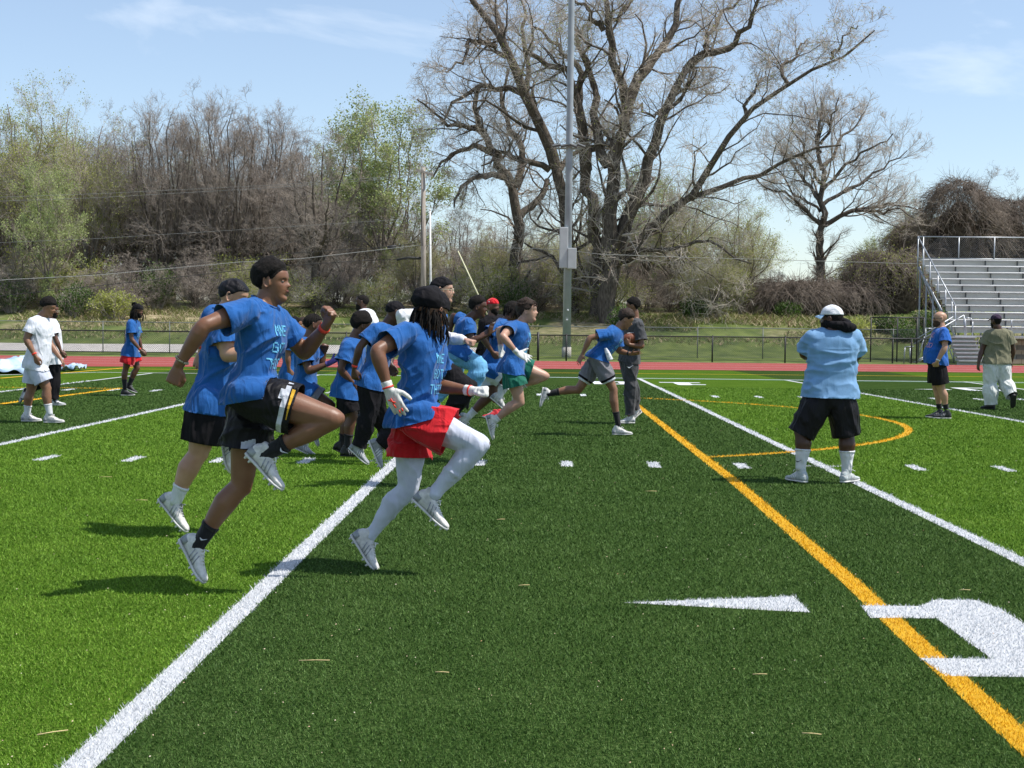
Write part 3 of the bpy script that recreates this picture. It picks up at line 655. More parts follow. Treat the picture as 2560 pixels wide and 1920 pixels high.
# --- vine mounds on the right
def mound(px, top, Y, hw, label, seed, green=False):
    r = np.random.default_rng(seed); p = AT(px, top, Y); z0 = terrz(p.x, Y); H = p.z-z0; W = hw*Y/F
    n = 900; a = r.random(n)*2*np.pi; q = np.sqrt(r.random(n))*(.2+.8*r.random(n)**.3)
    x = np.cos(a)*q*W; y = np.sin(a)*q*W*.8; z = H*np.sqrt(np.clip(1-(q*.95)**2, 0.02, 1))*(.86+.22*fbm(np.stack([x*.7, y*.7, x*0+seed], 1), 3))
    st = np.stack([x, y, z], 1); out = np.stack([np.cos(a), np.sin(a), r.normal(size=n)*.4+.3], 1)
    P = np.empty((n, 7, 3)); P[:, 0] = st; d = out/np.linalg.norm(out, axis=1, keepdims=True); L = (.9+1.8*r.random(n))
    for s in range(1, 7):
        P[:, s] = P[:, s-1]+d*(L/6)[:, None]; d = d+np.array([0, 0, -.42])+r.normal(size=(n, 3))*.22; d /= np.linalg.norm(d, axis=1, keepdims=True)
    P[:, :, 2] = np.maximum(P[:, :, 2], 0.0)
    R = np.full((n, 7), .018)*np.linspace(1.2, .4, 7)
    P2, R2 = grow(P, R, 7, .55, .6, .8, .3, -.18, 2, t0=.1, r=r, minr=.009)
    parts = [(*tubes(P, R, 3), 0), (*tubes(P2, R2, 3), 0)]
    stem = [(np.array([[0, 0, 0], [r.normal()*.3, 0, H*.4], [r.normal()*.5, 0, H*.8]])+np.array([r.normal()*W*.3, r.normal()*.5, 0])) for _ in range(5)]
    SP = np.array([resample(s_, 7) for s_ in stem]); SR = np.full((5, 7), .11)*np.linspace(1, .4, 7)
    # a dark heart of old stems keeps the mass closed
    hb = MB(); k = 18
    for (bx_, by_, bz_, br) in [(r.normal()*W*.25, r.normal()*W*.2, H*.35, .55), (-W*.35, 0, H*.25, .42), (W*.35, 0, H*.28, .42), (0, 0, H*.55, .38)]:
        hb.ball((bx_, by_, bz_), (W*br, W*br*.8, H*.42*br/.5), k)
    hv, hf = hb.arrays(); hv = hv+0.5*(fbm(hv*.9+seed, 3)-.5)[:, None]*hv/np.maximum(np.linalg.norm(hv, axis=1, keepdims=True), .1)
    t = thing('vine_mound', label, 'thicket', (p.x, Y, z0-.1), 'vine covered mounds at the right')
    V, Q, M = joinm([(*tubes(SP, SR, 6), 0)]); link('stem', newmesh('stem', V, Q, bark_d), t)
    link('heart', newmesh('heart', hv, hf, mat('bramble_heart', (.10, .078, .062), 1, (.045, .034, .027), 4, bump=1, bscale=8, spec=0)), t)
    mats = [twig_r]
    if green:
        v, q = leaves_at(P, 9000, .05, .12, r); parts.append((v, q, 1)); mats.append(leaf_y)
    V, Q, M = joinm(parts); link('vines', newmesh('vines', V, Q, mats, False, M), t)
mound(1980, 705, 94, 95, 'low brown vine mound just left of the coach', 1)
mound(2115, 705, 95, 70, 'small brown vine mound right of the coach cap', 2)
mound(2220, 630, 96, 95, 'tall rounded vine mound left of the bald man', 3, True)
mound(2400, 455, 104, 110, 'highest vine-draped tree behind the bleachers rail', 4)
mound(2530, 480, 106, 90, 'vine-draped tree at the right edge of the picture', 5)
mound(2310, 540, 108, 80, 'vine-draped budding tree behind the corner of the bleachers', 6, True)
# --- low green shrubs and dead weeds at the wood's foot
def shrub(px, base, Y, w_, h_, label, seed, m_=None, n=3800, nm='green_shrub'):
    r = np.random.default_rng(seed); p = AT(px, base, Y); z0 = terrz(p.x, Y)
    st = np.zeros((60, 5, 3)); a = r.random(60)*6.28; q = r.random(60)**.5
    for s in range(5): st[:, s] = np.stack([np.cos(a)*q*w_*.6*(.3+.7*s/4), np.sin(a)*q*w_*.5*(.3+.7*s/4), h_*(s/4)*(1-.45*q**2)], 1)
    st += r.normal(size=st.shape)*.04; R = np.full((60, 5), .014)
    P2, R2 = grow(st, R, 8, .5, .6, .8, .3, .05, 3, t0=.2, r=r, minr=.006)
    v, lq = leaves_at(np.concatenate([P2.reshape(-1, 3), st[:, 2:].reshape(-1, 3)])[None], n, .055, .13, r)
    t = thing(nm, label, 'shrub', (p.x, Y, z0), 'low shrubs on the bank'); V, Q, M = joinm([(*tubes(st, R, 4), 0), (*tubes(P2, R2, 3), 0)])
    link('stems', newmesh('stems', V, Q, twig_m), t); link('leaves', newmesh('leaves', v, lq, m_ or leaf_g, False), t)
for i, (px, base, Y, w_, h_) in enumerate([(30, 770, 90, 2.6, 2.2), (190, 775, 88, 2.2, 1.9), (290, 780, 87, 2.6, 1.6), (100, 740, 94, 3.4, 3), (390, 760, 92, 2.6, 2.6), (255, 745, 95, 3.0, 3.0), (1290, 770, 92, 2.2, 2.2), (1230, 760, 93, 1.8, 2), (560, 735, 96, 2.4, 3.4),
        (1735, 770, 90, 1.4, 1), (1970, 760, 91, 1.2, .8), (2110, 670, 100, 2.0, 2.5), (2340, 780, 86, 2.8, 1.2), (2230, 790, 84, 2.2, .9), (2120, 800, 83, 2.4, .8), (2280, 820, 80, 1.8, .6), (1560, 812, 80, 1.2, 1.8), (1360, 740, 95, 2.0, 3)]):
    shrub(px, base, Y, w_, h_, ['bushy dark green shrub', 'low spreading green shrub', 'fresh green shrub'][i % 3]+[' at the far left edge', ' behind the man in white shorts', ' left of the player in the black beanie', ' in the shade at the far left', ' right of the player in the black beanie', ' in the wood edge above the black beanie', ' behind the red cap', ' left of the red cap', ' at the wood edge over the durag runner', ' under the huge tree to the right', ' left of the white cap', ' between the vine mounds', ' on the bank beside the bleachers', ' on the bank left of the bald man', ' on the bank right of the coach', ' just behind the far fence by the bleachers', ' against the trunk of the huge tree', ' behind the light pole'][i], i+50, [leaf_g, leaf_g, leaf_y][i % 3])
# weeds: tan blades and stalks over the bank, one mass
n = 60000; r = rng; wx_ = (r.random(n)-.5)*64; wy = 77+r.random(n)**.8*14
den = fbm(np.stack([wx_*.25, wy*.4, wy*0], 1), 3); kp = den > .47-.25*sm(84, 92, wy); wx_, wy = wx_[kp], wy[kp]; n = len(wx_)
wz = terr(wx_[:, None], wy[:, None])[:, 0]; h = (.06+.34*r.random(n)**2)*(.5+.8*sm(80, 90, wy)); a = r.random(n)*6.28; l = h*(.5+1.6*r.random(n)); wd = .03
V = np.empty((n, 3, 3)); V[:, 0] = np.stack([wx_-np.cos(a)*wd, wy-np.sin(a)*wd, wz], 1); V[:, 1] = np.stack([wx_+np.cos(a)*wd, wy+np.sin(a)*wd, wz], 1)
b = r.random(n)*6.28; V[:, 2] = np.stack([wx_+np.cos(b)*l, wy+np.sin(b)*l, wz+h], 1)
wm = [mat('weed_tan', (.42, .35, .21), .9), mat('weed_green', (.17, .21, .05), .85, trans=.2), mat('weed_brown', (.24, .17, .10), .9)]
link('bank_weeds', newmesh('bank_weeds', V.reshape(-1, 3), np.arange(n*3).reshape(-1, 3), wm, False, rng.choice(3, n, p=[.35, .5, .15])), kind='stuff', label='tan and green weeds over the bank')
# ------------------------------------------------------------------ fences, poles, bleachers
blk = mat('black_steel', (.02, .02, .022), .5, spec=.4); galv = mat('galvanised', (.42, .44, .46), .45, (.32, .34, .36), 3, metal=.6, spec=.5)
def fence(name, label, Y0, Y1, xa, xb, H, step, m, rt, off, wire, cell, skip=(), twopost=()):
    t = thing(name, label, 'fence', (0, 0, 0)); yy = lambda x: Y0+(Y1-Y0)*(x-xa)/(xb-xa)
    xs_ = np.arange(xa+off, xb, step)
    for x in xs_:
        b = MB(); z = terrz(x, yy(x))-.1; b.tube([(x, yy(x), z), (x, yy(x), H+.03)], rt*1.25, 8); b.ball((x, yy(x), H+.03), rt*1.35, 8); b.build('post', m, t)
    for x in twopost:
        b = MB(); b.tube([(x, yy(x), -.1), (x, yy(x), H+.12)], rt*1.9, 8); b.build('gate_post', m, t)
    b = MB(); b.tube([(x, yy(x), H) for x in np.linspace(xa, xb, 24)], rt, 8); b.build('top_rail', m, t)
    b = MB(); b.tube([(x, yy(x), .06) for x in np.linspace(xa, xb, 24)], rt*.35, 4); b.build('bottom_wire', m, t)
    P = []; d = H-.06
    for x in np.arange(xa-d, xb, cell):
        P.append([(x, yy(x), .06), (x+d, yy(x+d), H)]); P.append([(x+d, yy(x+d)+.004, .06), (x, yy(x)+.004, H)])
    P = np.array(P); V, Q = tubes(P, np.full(P.shape[:2], wire), 3); o = link('chain_link', newmesh('chain_link', V, Q, m, False), t); o['kind'] = 'stuff'
    return t
fence('chain_link_fence', 'low black chain-link fence along the far side of the red track', 57.9, 59.3, -30, 16.6, 1.04, 3.03, blk, .026, 1.15, .0040, .075, twopost=(-.12, .28))
fence('chain_link_fence', 'taller grey galvanised fence on the grass behind the black fence', 63.6, 65.5, -32, 18.5, 1.40, 3.0, mat('fence_grey', (.20, .21, .20), .6, (.14, .15, .14), 3), .018, .6, .0030, .085)
# concrete path behind the fence at left
conc = mat('pale_concrete', (.52, .49, .45), .95, (.42, .39, .36), 1.5, bump=.3, bscale=20, detail=8)
V = []; Q = []; xs_ = np.linspace(-45, -1.2, 60)
for x in xs_:
    for y in (65.2, 70, 74.8): V.append((x, y, terrz(x, y)+.03))
for i in range(len(xs_)-1):
    for j in range(2): Q.append([i*3+j, (i+1)*3+j, (i+1)*3+j+1, i*3+j+1])
link('footpath', newmesh('footpath', V, np.array(Q), conc, True), kind='structure', label='pale concrete path behind the fences at the left')
# black end fence and gate wing by the bleachers
t = thing('chain_link_fence', 'short black mesh fence section in front of the bleacher stairs', 'fence')
for px in (2231, 2291, 2278, 2443):
    p = AT(px, 905, 59.6); b = MB(); H = 1.05 if px != 2291 else 1.9; b.tube([(p.x, 59.6, 0), (p.x, 59.6, H)], .035, 8); b.build('post', blk, t)
a_, b_ = AT(2178, 800, 62).x, AT(2310, 800, 62).x
for x in (a_, (a_+b_)/2, b_):
    b = MB(); b.tube([(x, 62, -.1), (x, 62, 1.95)], .03, 8); b.build('post', blk, t)
b = MB(); b.tube([(a_, 62, 1.93), (b_, 62, 1.93)], .028, 8); b.build('top_rail', blk, t)
P = []
for x in np.arange(a_, b_-.05, .075):
    for dx in (1, -1):
        L_ = 1.85; x1 = x+dx*L_
        xe_ = min(max(x1, a_), b_); f = abs(xe_-x)/L_; P.append([(x, 62+.003*dx, .05), (xe_, 62+.003*dx, .05+f*L_)])
P = np.array(P); V, Q = tubes(P, np.full(P.shape[:2], .003), 3); o = link('chain_link', newmesh('chain_link', V, Q, blk, False), t); o['kind'] = 'stuff'
# light pole
pole_m = mat('pole_grey', (.33, .37, .40), .45, (.27, .31, .34), 2, metal=.0, spec=.3); pconc = mat('pole_base', (.50, .47, .42), .95, (.40, .37, .33), 5, bump=.4, bscale=60)
boxm = mat('cabinet_grey', (.50, .52, .52), .5, (.45, .47, .47), 3)
LY = 64.2; p0 = AT(1416, 902, LY); lx = p0.x
t = thing('light_pole', 'tall grey steel light pole with cabinets and small floodlights', 'pole', (lx, LY, 0))
def ppx(py, px=None): return AT(px if px else 1416, py, LY).z
b = MB(); b.tube([(0, 0, -.1), (0, 0, ppx(868))], .215, 20); b.build('concrete_base', pconc, t)
b = MB(); b.tube([(0, 0, ppx(868)), (.02, 0, ppx(370)), (.06, 0, ppx(-400)), (.09, 0, ppx(-900))], [.19, .155, .12, .10], 20); b.build('shaft', pole_m, t)
sc = LY/F
for (x0, x1, y0, y1, dd) in [(1399, 1419, 569, 671, -.22), (1419, 1440, 621, 673, -.30)]:
    a = AT(x0, y0, LY); c = AT(x1, y1, LY); b = MB(); b.box(((a.x+c.x)/2-lx, dd, (a.z+c.z)/2), (c.x-a.x, .2, a.z-c.z)); o = b.build('cabinet', boxm, t, smooth=False)
    bv_ = o.modifiers.new('bevel', 'BEVEL'); bv_.width = .015
    b = MB(); b.box(((a.x+c.x)/2-lx, dd-.104, (a.z+c.z)/2), (c.x-a.x-.05, .008, a.z-c.z-.07)); b.build('door', boxm, o, smooth=False)
zc = ppx(370); b = MB(); b.box((0, -.05, zc-.03), (1.15, .07, .07)); b.build('cross_arm', galv, t, smooth=False)
lampm = mat('lamp_black', (.12, .12, .11), .4)
for dx in (-.55, -.2, .2, .55):
    M_ = np.array(Matrix.Rotation(.35 if dx > 0 else -.2, 3, 'Y') @ Matrix.Rotation(.3, 3, 'X')); b = MB(); b.box((dx, -.15, zc+.09), (.36, .30, .09), M_); o = b.build('floodlight', lampm, t, smooth=False)
    b = MB(); b.box((dx, -.17, zc+.035), (.28, .24, .012), M_); b.build('lens', mat('lens', (.55, .56, .5), .2), o, smooth=False)
b = MB(); b.ball((.03, -.2, ppx(776)), .05, 8); b.build('sensor', boxm, t); b = MB(); b.box((0, -.2, ppx(799)), (.1, .02, .06)); b.build('tag', mat('tag', (.8, .8, .8)), t, smooth=False)
# utility pole and thin white pole
wood = mat('pole_wood', (.40, .35, .30), .95, (.24, .21, .18), 3, bump=.5, bscale=30, stretch=(6, 6, .5), detail=8)
UY = 78.0; top = AT(1058, 418, UY); bot = AT(1060, 735, UY)
t = thing('utility_pole', 'weathered wooden utility pole with a short crossarm', 'pole', (bot.x, UY, terrz(bot.x, UY)-.2))
zb = t.location.z
b = MB(); b.tube([(0, 0, 0), ((top.x-bot.x), 0, top.z-zb)], [.165, .12], 14); b.build('post', wood, t)
z1 = AT(1060, 432, UY).z-zb; b = MB(); b.box((.02, -.16, z1), (.95, .11, .12), np.array(Matrix.Rotation(.28, 3, 'Y'))); o = b.build('crossarm', wood, t, smooth=False)
for dx in (-.42, -.1, .42):
    b = MB(); b.tube([(dx, -.16, z1+.03-dx*.28), (dx, -.16, z1+.20-dx*.28)], [.04, .03], 8); b.build('insulator', mat('insulator', (.45, .44, .42), .3), o)
b = MB(); b.tube([(-.1, -.2, z1-.9), (-.16, -.2, z1-2.0), (-.1, -.2, z1-4)], .02, 6); b.build('cable', mat('cable_black', (.015, .015, .015), .6), t)
a = AT(1075, 525, 79); c = AT(1079, 690, 79); t = thing('thin_pole', 'slim white pole right beside the utility pole', 'pole', (c.x, 79, terrz(c.x, 79)-.3)); wp = mat('pole_white', (.72, .72, .70), .5)
b = MB(); b.tube([(0, 0, 0), (a.x-c.x, 0, a.z-t.location.z)], [.075, .055], 10); b.build('post', wp, t); b = MB(); b.ball((a.x-c.x, 0, a.z-t.location.z), .075, 8); b.build('finial', wp, t)
a = AT(1145, 628, 77); c = AT(1196, 738, 77); b = MB(); b.tube([a, c, AT(1222, 795, 77)], .035, 8); b.build('guy_guard', mat('guard_yellow', (.72, .70, .45), .5), label='slanting pale guy wire guard above the red cap', cat='guy wire')
# overhead wires
cabm = mat('wire_grey', (.24, .25, .24), .5); cabd = mat('wire_black', (.03, .03, .03), .6)
def wire(pts, Y, r, m, label, sag=0):
    b = MB(); P = [AT(px, py, y) for (px, py, y) in pts]; P = resample(np.array([tuple(p) for p in P]), 24); b.tube(P, r, 5); return b.build('overhead_wire', m, label=label, cat='wire', group='overhead wires')
wire([(-200, 722, 60), (0, 700, 64), (240, 688, 68), (600, 655, 72), (760, 646, 74), (1055, 612, 78)], 0, .013, cabm, 'pale lowest wire sloping up from the left edge to the utility pole')
wire([(1061, 612, 78), (1160, 616, 75), (1400, 624, 64.4), (1440, 633, 64), (1700, 643, 66), (1960, 650, 68), (2300, 660, 70), (2700, 664, 74)], 0, .012, cabm, 'pale wire running right from the light pole cabinets to the bleachers')
wire([(-200, 500, 76), (250, 484, 77), (700, 462, 77.5), (1056, 436, 78)], 0, .009, cabm, 'upper of the two high wires across the left trees')
wire([(-200, 510, 77), (250, 494, 77.5), (700, 468, 78), (1058, 440, 78.2)], 0, .009, cabm, 'lower of the two high wires across the left trees')
wire([(-200, 615, 76), (250, 596, 77), (700, 568, 77.5), (1056, 545, 78)], 0, .008, cabm, 'thin wire at mid height across the left trees')
wire([(-200, 760, 74), (230, 716, 75), (700, 665, 77), (930, 650, 78), (1055, 648, 78)], 0, .016, cabd, 'dark thin wire just under the pale sloping wire')
wire([(-200, 725, 74), (400, 670, 75), (740, 632, 77), (985, 616, 78), (1056, 606, 78.1)], 0, .014, cabd, 'dark wire crossing over the front runner to the utility pole')
b = MB(); b.tube([AT(992, 650, 77.8), AT(1020, 644, 77.8), AT(1056, 645, 78)], .06, 8); b.build('splice_case', cabd, label='thick black cable sleeve left of the utility pole', cat='cable sleeve')
b = MB(); b.tube([AT(968, 620, 77.8), AT(990, 616, 77.8)], [.10, .11], 8); b.build('splice_case', cabd, label='small black cable box hanging above the white hood', cat='cable box')
# bleachers
alu = mat('aluminium', (.52, .53, .54), .45, (.44, .45, .46), 2, metal=.45, spec=.5); aluw = mat('riser_panel', (.46, .47, .48), .5, (.40, .41, .42), 1.0, metal=.2)
dark = mat('frame_dark', (.10, .105, .11), .6); xr = 24.0
bl = thing('bleachers', 'aluminium bleachers with eleven bench rows, railings and stairs', 'bleachers')
rows = [(821, 2378), (803, 2372), (785, 2367), (767.5, 2362), (750.6, 2353), (734, 2347), (717.4, 2336), (701.7, 2328), (685.4, 2320), (669.7, 2311), (654, 2303)]
nr = len(rows); RY = [60.9+.56*i for i in range(nr)]
zr = [AT(2450, py-3.4, RY[i]).z for i, (py, px) in enumerate(rows)]
xl = [AT(px, py, RY[i]).x for i, (py, px) in enumerate(rows)]
def member(nm, m, p, q, w_, par, flat=False):
    b = MB(); b.tube([p, q], w_, 8); return b.build(nm, m, par)
for i in range(nr):
    a = xl[i]; L_ = xr-a; cx_ = a+L_/2
    b = MB(); b.box((cx_, RY[i], zr[i]), (L_, .26, .05)); o = b.build('bench_plank', alu, bl, smooth=False); o.modifiers.new('b', 'BEVEL').width = .012
    b = MB(); b.box((cx_, RY[i]+.36, zr[i]-.335+.31), (L_, .24, .045)); b.build('foot_plank', alu, bl, smooth=False)
    b = MB(); b.box((cx_+.05, RY[i]+.17, zr[i]-.15), (L_-.1, .02, .20)); b.build('riser', aluw, bl, smooth=False)
    nb_ = 0
    for x in np.arange(a+.35+.06*i, xr, 1.48)+(.75 if i % 2 else 0)*.0+.55:
        if x > xr: continue
        b = MB(); b.box((x, RY[i]+.03, zr[i]-.13), (.055, .07, .21)); b.build('bracket', dark, bl, smooth=False)
# frame below (joined stringers)
b = MB()
for x in np.arange(xl[0]+.2, xr, 1.83):
    b.tube([(x, RY[0], zr[0]-.45), (x, RY[-1]+.5, zr[-1]-.35)], .05, 6)
    for i in range(0, nr, 2): b.tube([(x, RY[i]+.2, 0), (x, RY[i]+.2, zr[i]-.3)], .035, 6)
    b.tube([(x, RY[0]+.2, .1), (x, RY[-1], zr[-1]-.6)], .03, 6)
b.build('under_frame', galv, bl)
# back rail
zt = AT(2450, 593, 67.2).z; yb_ = 67.2; xb0 = AT(2294, 593, yb_).x
member('back_rail', galv, (xb0, yb_, zt), (xr, yb_, zt), .028, bl); member('back_rail', galv, (xb0, yb_, zr[-1]+.1), (xr, yb_, zr[-1]+.1), .024, bl)
for px in (2295, 2308, 2397, 2486, 2575, 2664):
    x = AT(px, 620, yb_).x; member('rail_post', galv, (x, yb_, zr[-1]-.35 if px > 2320 else zr[-1]-1.3), (x, yb_, zt), .03, bl)
P = []; H_ = zt-zr[-1]-.1
for x in np.arange(xb0, xr, .1):
    for dx in (1, -1):
        xe_ = min(max(x+dx*H_, xb0), xr); f = abs(xe_-x)/H_; P.append([(x, yb_+.003*dx, zr[-1]+.1), (xe_, yb_+.003*dx, zr[-1]+.1+f*H_)])
P = np.array(P); V, Q = tubes(P, np.full(P.shape[:2], .0016), 3); o = link('back_mesh', newmesh('back_mesh', V, Q, galv, False), bl); o['kind'] = 'stuff'
# side rail going down with the rows
def IP(u, v, Y): return AT(2220+u/3.191, 560+v/3.191, Y)
sr0, sr1 = IP(240, 100, 67.2), IP(537, 652, 61.0)
member('side_rail', galv, sr0, sr1, .03, bl); member('side_rail', galv, IP(250, 350, 67.2), IP(430, 690, 62), .03, bl)
for (u, v0, v1, Y) in [(240, 100, 350, 67.2), (283, 190, 490, 66.2), (335, 290, 610, 65), (398, 405, 690, 64), (459, 520, 760, 63), (510, 605, 850, 62), (537, 652, 940, 61)]:
    member('rail_post', galv, IP(u, v0, Y), IP(u, v1, Y), .03, bl)
# front walkway, its rail hoops and the stairs
zw = AT(2450, 841, 60.2).z
b = MB(); b.box(((AT(2385, 840, 60).x+xr)/2, 60.2, zw), (xr-AT(2385, 840, 60).x, .75, .06)); b.build('walkway', alu, bl, smooth=False)
x0_, x1_ = AT(2374, 900, 59.7).x, AT(2441, 900, 59.7).x
for i in range(7):
    z = zw-.02-(zw-.1)*i/6.6; y = 60.0-.0-.26*i*.0-.22*i
    b = MB(); b.box(((x0_+x1_)/2, y-.12, z-.02), (x1_-x0_, .27, .045)); b.build('stair_tread', alu, bl, smooth=False)
    b = MB(); b.box(((x0_+x1_)/2, y+.005, z-.11), (x1_-x0_, .012, .15)); b.build('stair_riser', aluw, bl, smooth=False)
for (u0, v0, u1, v1, Y) in [(480, 800, 605, 728, 60.4), (605, 728, 612, 890, 60.4), (615, 750, 660, 752, 60.2), (660, 752, 675, 780, 60.2), (675, 780, 672, 890, 60.2), (615, 750, 622, 890, 60.2), (985, 760, 985, 850, 60.2)]:
    member('hoop_rail', galv, IP(u0, v0, Y), IP(u1, v1, Y), .028, bl)
for (u0, v0, u1, v1, Y) in [(540, 765, 205, 960, 59.9), (520, 740, 215, 925, 60.9), (205, 978, 135, 982, 59.9), (135, 982, 126, 1118, 59.9), (228, 960, 232, 1100, 59.9), (232, 1105, 290, 1070, 59.9), (175, 990, 175, 1115, 60.9), (300, 830, 300, 990, 60.9), (300, 834, 350, 834, 60.9), (290, 900, 240, 1080, 60.9), (200, 1110, 300, 1050, 60.9)]:
    member('ramp_rail', galv, IP(u0, v0, Y), IP(u1, v1, Y), .028, bl)
# block wall under the walkway at the right edge
cmu_a, cmu_b = mat('block_tan', (.50, .38, .29), .95, (.42, .31, .23), 4, bump=.5, bscale=60), mat('block_grey', (.25, .21, .19), .95, (.2, .17, .15), 4, bump=.5, bscale=60)
bw = thing('block_wall', 'low wall of tan and grey concrete blocks beside the man in olive', 'wall')
xw0 = AT(2532, 870, 60.8).x
b = MB(); b.box(((xw0+xr)/2, 61.0, zw/2-.05), (xr-xw0, .16, zw-.1)); b.build('mortar_core', mat('mortar', (.36, .34, .31), .95), bw, smooth=False)
bm_ = {}
for m_ in (cmu_a, cmu_b):
    q = MB(); q.box((0, 0, 0), (.385, .04, .185)); V, Fs = q.arrays(); bm_[m_.name] = newmesh('block', V, Fs, m_, False)
r_ = 0
z = .10
while z < zw-.1:
    x = xw0+.2-(.2 if r_ % 2 else 0)
    while x < xr-.2:
        if x-.19 > xw0-.05: link('block', bm_['block_tan' if r_ not in (1, 3) else 'block_grey'], bw, loc=(x, 60.90, z))
        x += .4
    z += .2; r_ += 1
b = MB(); b.box(((xw0+xr)/2, 60.95, zw-.05), (xr-xw0+.05, .32, .07)); b.build('coping', mat('coping', (.6, .57, .53), .9), bw, smooth=False)
# pieces seen at the edge of the wood: a brick house far left, orange safety fence
brick = mat('far_brick', (.36, .15, .10), .9, (.27, .11, .08), 2)
def far_house(px, pyb, Y, w_, h_, label, roofc):
    p = AT(px, pyb, Y); t = thing('house', label, 'house', (p.x, Y, p.z-h_))
    b = MB(); b.box((0, 0, h_/2), (w_, 7, h_)); b.build('wall', brick, t, smooth=False)
    V = [(-w_/2-.4, -3.9, h_), (w_/2+.4, -3.9, h_), (w_/2+.4, 3.9, h_), (-w_/2-.4, 3.9, h_), (-w_/2-.4, 0, h_+1.6), (w_/2+.4, 0, h_+1.6)]
    me = newmesh('roof', V, [np.array([[0, 1, 5, 4], [2, 3, 4, 5], [0, 3, 2, 1]]), np.array([[0, 4, 3], [1, 2, 5]])], roofc, False); link('roof', me, t)
    for dx in np.arange(-w_/2+1.5, w_/2-1, 3.0):
        b = MB(); b.box((dx, -3.52, h_*.55), (1.1, .06, 1.2)); o = b.build('window', mat('far_frame', (.7, .7, .68)), t, smooth=False); b = MB(); b.box((dx, -3.56, h_*.55), (.95, .03, 1.05)); b.build('pane', mat('far_glass', (.05, .06, .07), .1, spec=.6), o, smooth=False)
roofr = mat('far_roof', (.42, .16, .11), .9, (.33, .12, .09), 2)
far_house(80, 652, 150, 13, 3.2, 'low brick house glimpsed through the trees at the far left', roofr)
far_house(1600, 655, 160, 12, 3.0, 'brick house glimpsed through twigs behind the huge tree', roofr)
orm = mat('orange_net', (.80, .17, .06), .8, (.5, .1, .04), 2)
t = thing('safety_fence', 'orange plastic safety fence glimpsed through the wood edge', 'fence')
P = []; 
for (xa_, xb_) in ((925, 985), (1060, 1120), (1195, 1250)):
    a = AT(xa_, 734, 98).x; c = AT(xb_, 734, 98).x; zt_ = AT(960, 718, 98).z; zb_ = zt_-.75
    for i in range(11): P.append([(a, 98, zb_+.075*i), (c, 98, zb_+.075*i+.03)])
    for x in np.arange(a, c, .12): P.append([(x, 98, zb_), (x, 98, zt_)])
P = np.array(P); V, Q = tubes(P, np.full(P.shape[:2], .018), 3); link('net', newmesh('net', V, Q, orm, False), t)
b = MB()
for px in (925, 985, 1060, 1120, 1195, 1250): x = AT(px, 734, 98).x; b.tube([(x, 98.02, 0), (x, 98.02, zt_+.1)], .03, 6)
b.build('stakes', wood, t)
# crumpled plastic sheet at the left
def sheet(px0, px1, py, Y, d, hh, label, seed):
    a, c = AT(px0, py, Y).x, AT(px1, py, Y).x; nx, ny = 70, 26; r = np.random.default_rng(seed)
    X, T_ = np.meshgrid(np.linspace(a, c, nx), np.linspace(0, 1, ny), indexing='ij'); q = np.stack([X*.9, T_*2.2, X*0+seed], -1).reshape(-1, 3)
    Z = hh*.8*(np.sin(np.pi*np.clip(T_, .02, 1))**.7)*(.25+1.1*fbm(q, 3).reshape(X.shape)**1.5)*np.clip(np.minimum(X-a, c-X)/.8, .05, 1)+.02; Yv = Y+T_*d
    Z += .16*(1-2*np.abs(fbm(q*3, 2)-.5)*2).reshape(X.shape)
    V = np.stack([X, Yv, np.maximum(Z, .02)], -1).reshape(-1, 3); i, j = np.meshgrid(np.arange(nx-1), np.arange(ny-1), indexing='ij'); i = i.ravel(); j = j.ravel()
    o = link('plastic_sheet', newmesh('plastic_sheet', V, np.stack([i*ny+j, (i+1)*ny+j, (i+1)*ny+j+1, i*ny+j+1], 1), mat('sheet_plastic', (.55, .66, .76), .25, (.22, .34, .47), 1.8, bump=.3, bscale=8, spec=.6), True), label=label, cat='sheet')
    so_ = o.modifiers.new('s', 'SOLIDIFY'); so_.thickness = .008
sheet(-90, 68, 935, 37.6, 3.2, .75, 'crumpled pale blue plastic sheet lying at the left edge of the field', 4)
sheet(146, 184, 930, 39.9, 1.2, .45, 'small end of crumpled plastic behind the man in black trousers', 9)
# ------------------------------------------------------------------ people
def V3(a): return np.array(tuple(a), float)
def nrm(v): v = V3(v); return v/(np.linalg.norm(v)+1e-12)
_tmp = bpy.data.objects.new('tmp_shape', bpy.data.meshes.new('tmp_shape'))
def remesh(mb, vox):
    V, Fs = mb.arrays(); me = newmesh('tmp', V, Fs, None, True)
    o = bpy.data.objects.new('tmp_shape', me); C.objects.link(o)
    m = o.modifiers.new('r', 'REMESH'); m.mode = 'VOXEL'; m.voxel_size = vox
    dg = bpy.context.evaluated_depsgraph_get(); ev = o.evaluated_get(dg); em = ev.to_mesh()
    n = len(em.vertices); co = np.empty(n*3, np.float32); em.vertices.foreach_get('co', co)
    nl = len(em.loops); li = np.empty(nl, np.int32); em.loops.foreach_get('vertex_index', li)
    ne = len(em.edges); ed = np.empty(ne*2, np.int32); em.edges.foreach_get('vertices', ed)
    Q = li.reshape(-1, 4).copy(); ev.to_mesh_clear(); bpy.data.objects.remove(o); bpy.data.meshes.remove(me)
    return co.reshape(-1, 3).astype(float), Q, ed.reshape(-1, 2)
def thin(me, ratio):
    o = bpy.data.objects.new('tmp_shape', me); C.objects.link(o); m = o.modifiers.new('d', 'DECIMATE'); m.ratio = ratio
    dg = bpy.context.evaluated_depsgraph_get(); me2 = bpy.data.meshes.new_from_object(o.evaluated_get(dg)); bpy.data.objects.remove(o)
    nm = me.name; bpy.data.meshes.remove(me); me2.name = nm; return me2
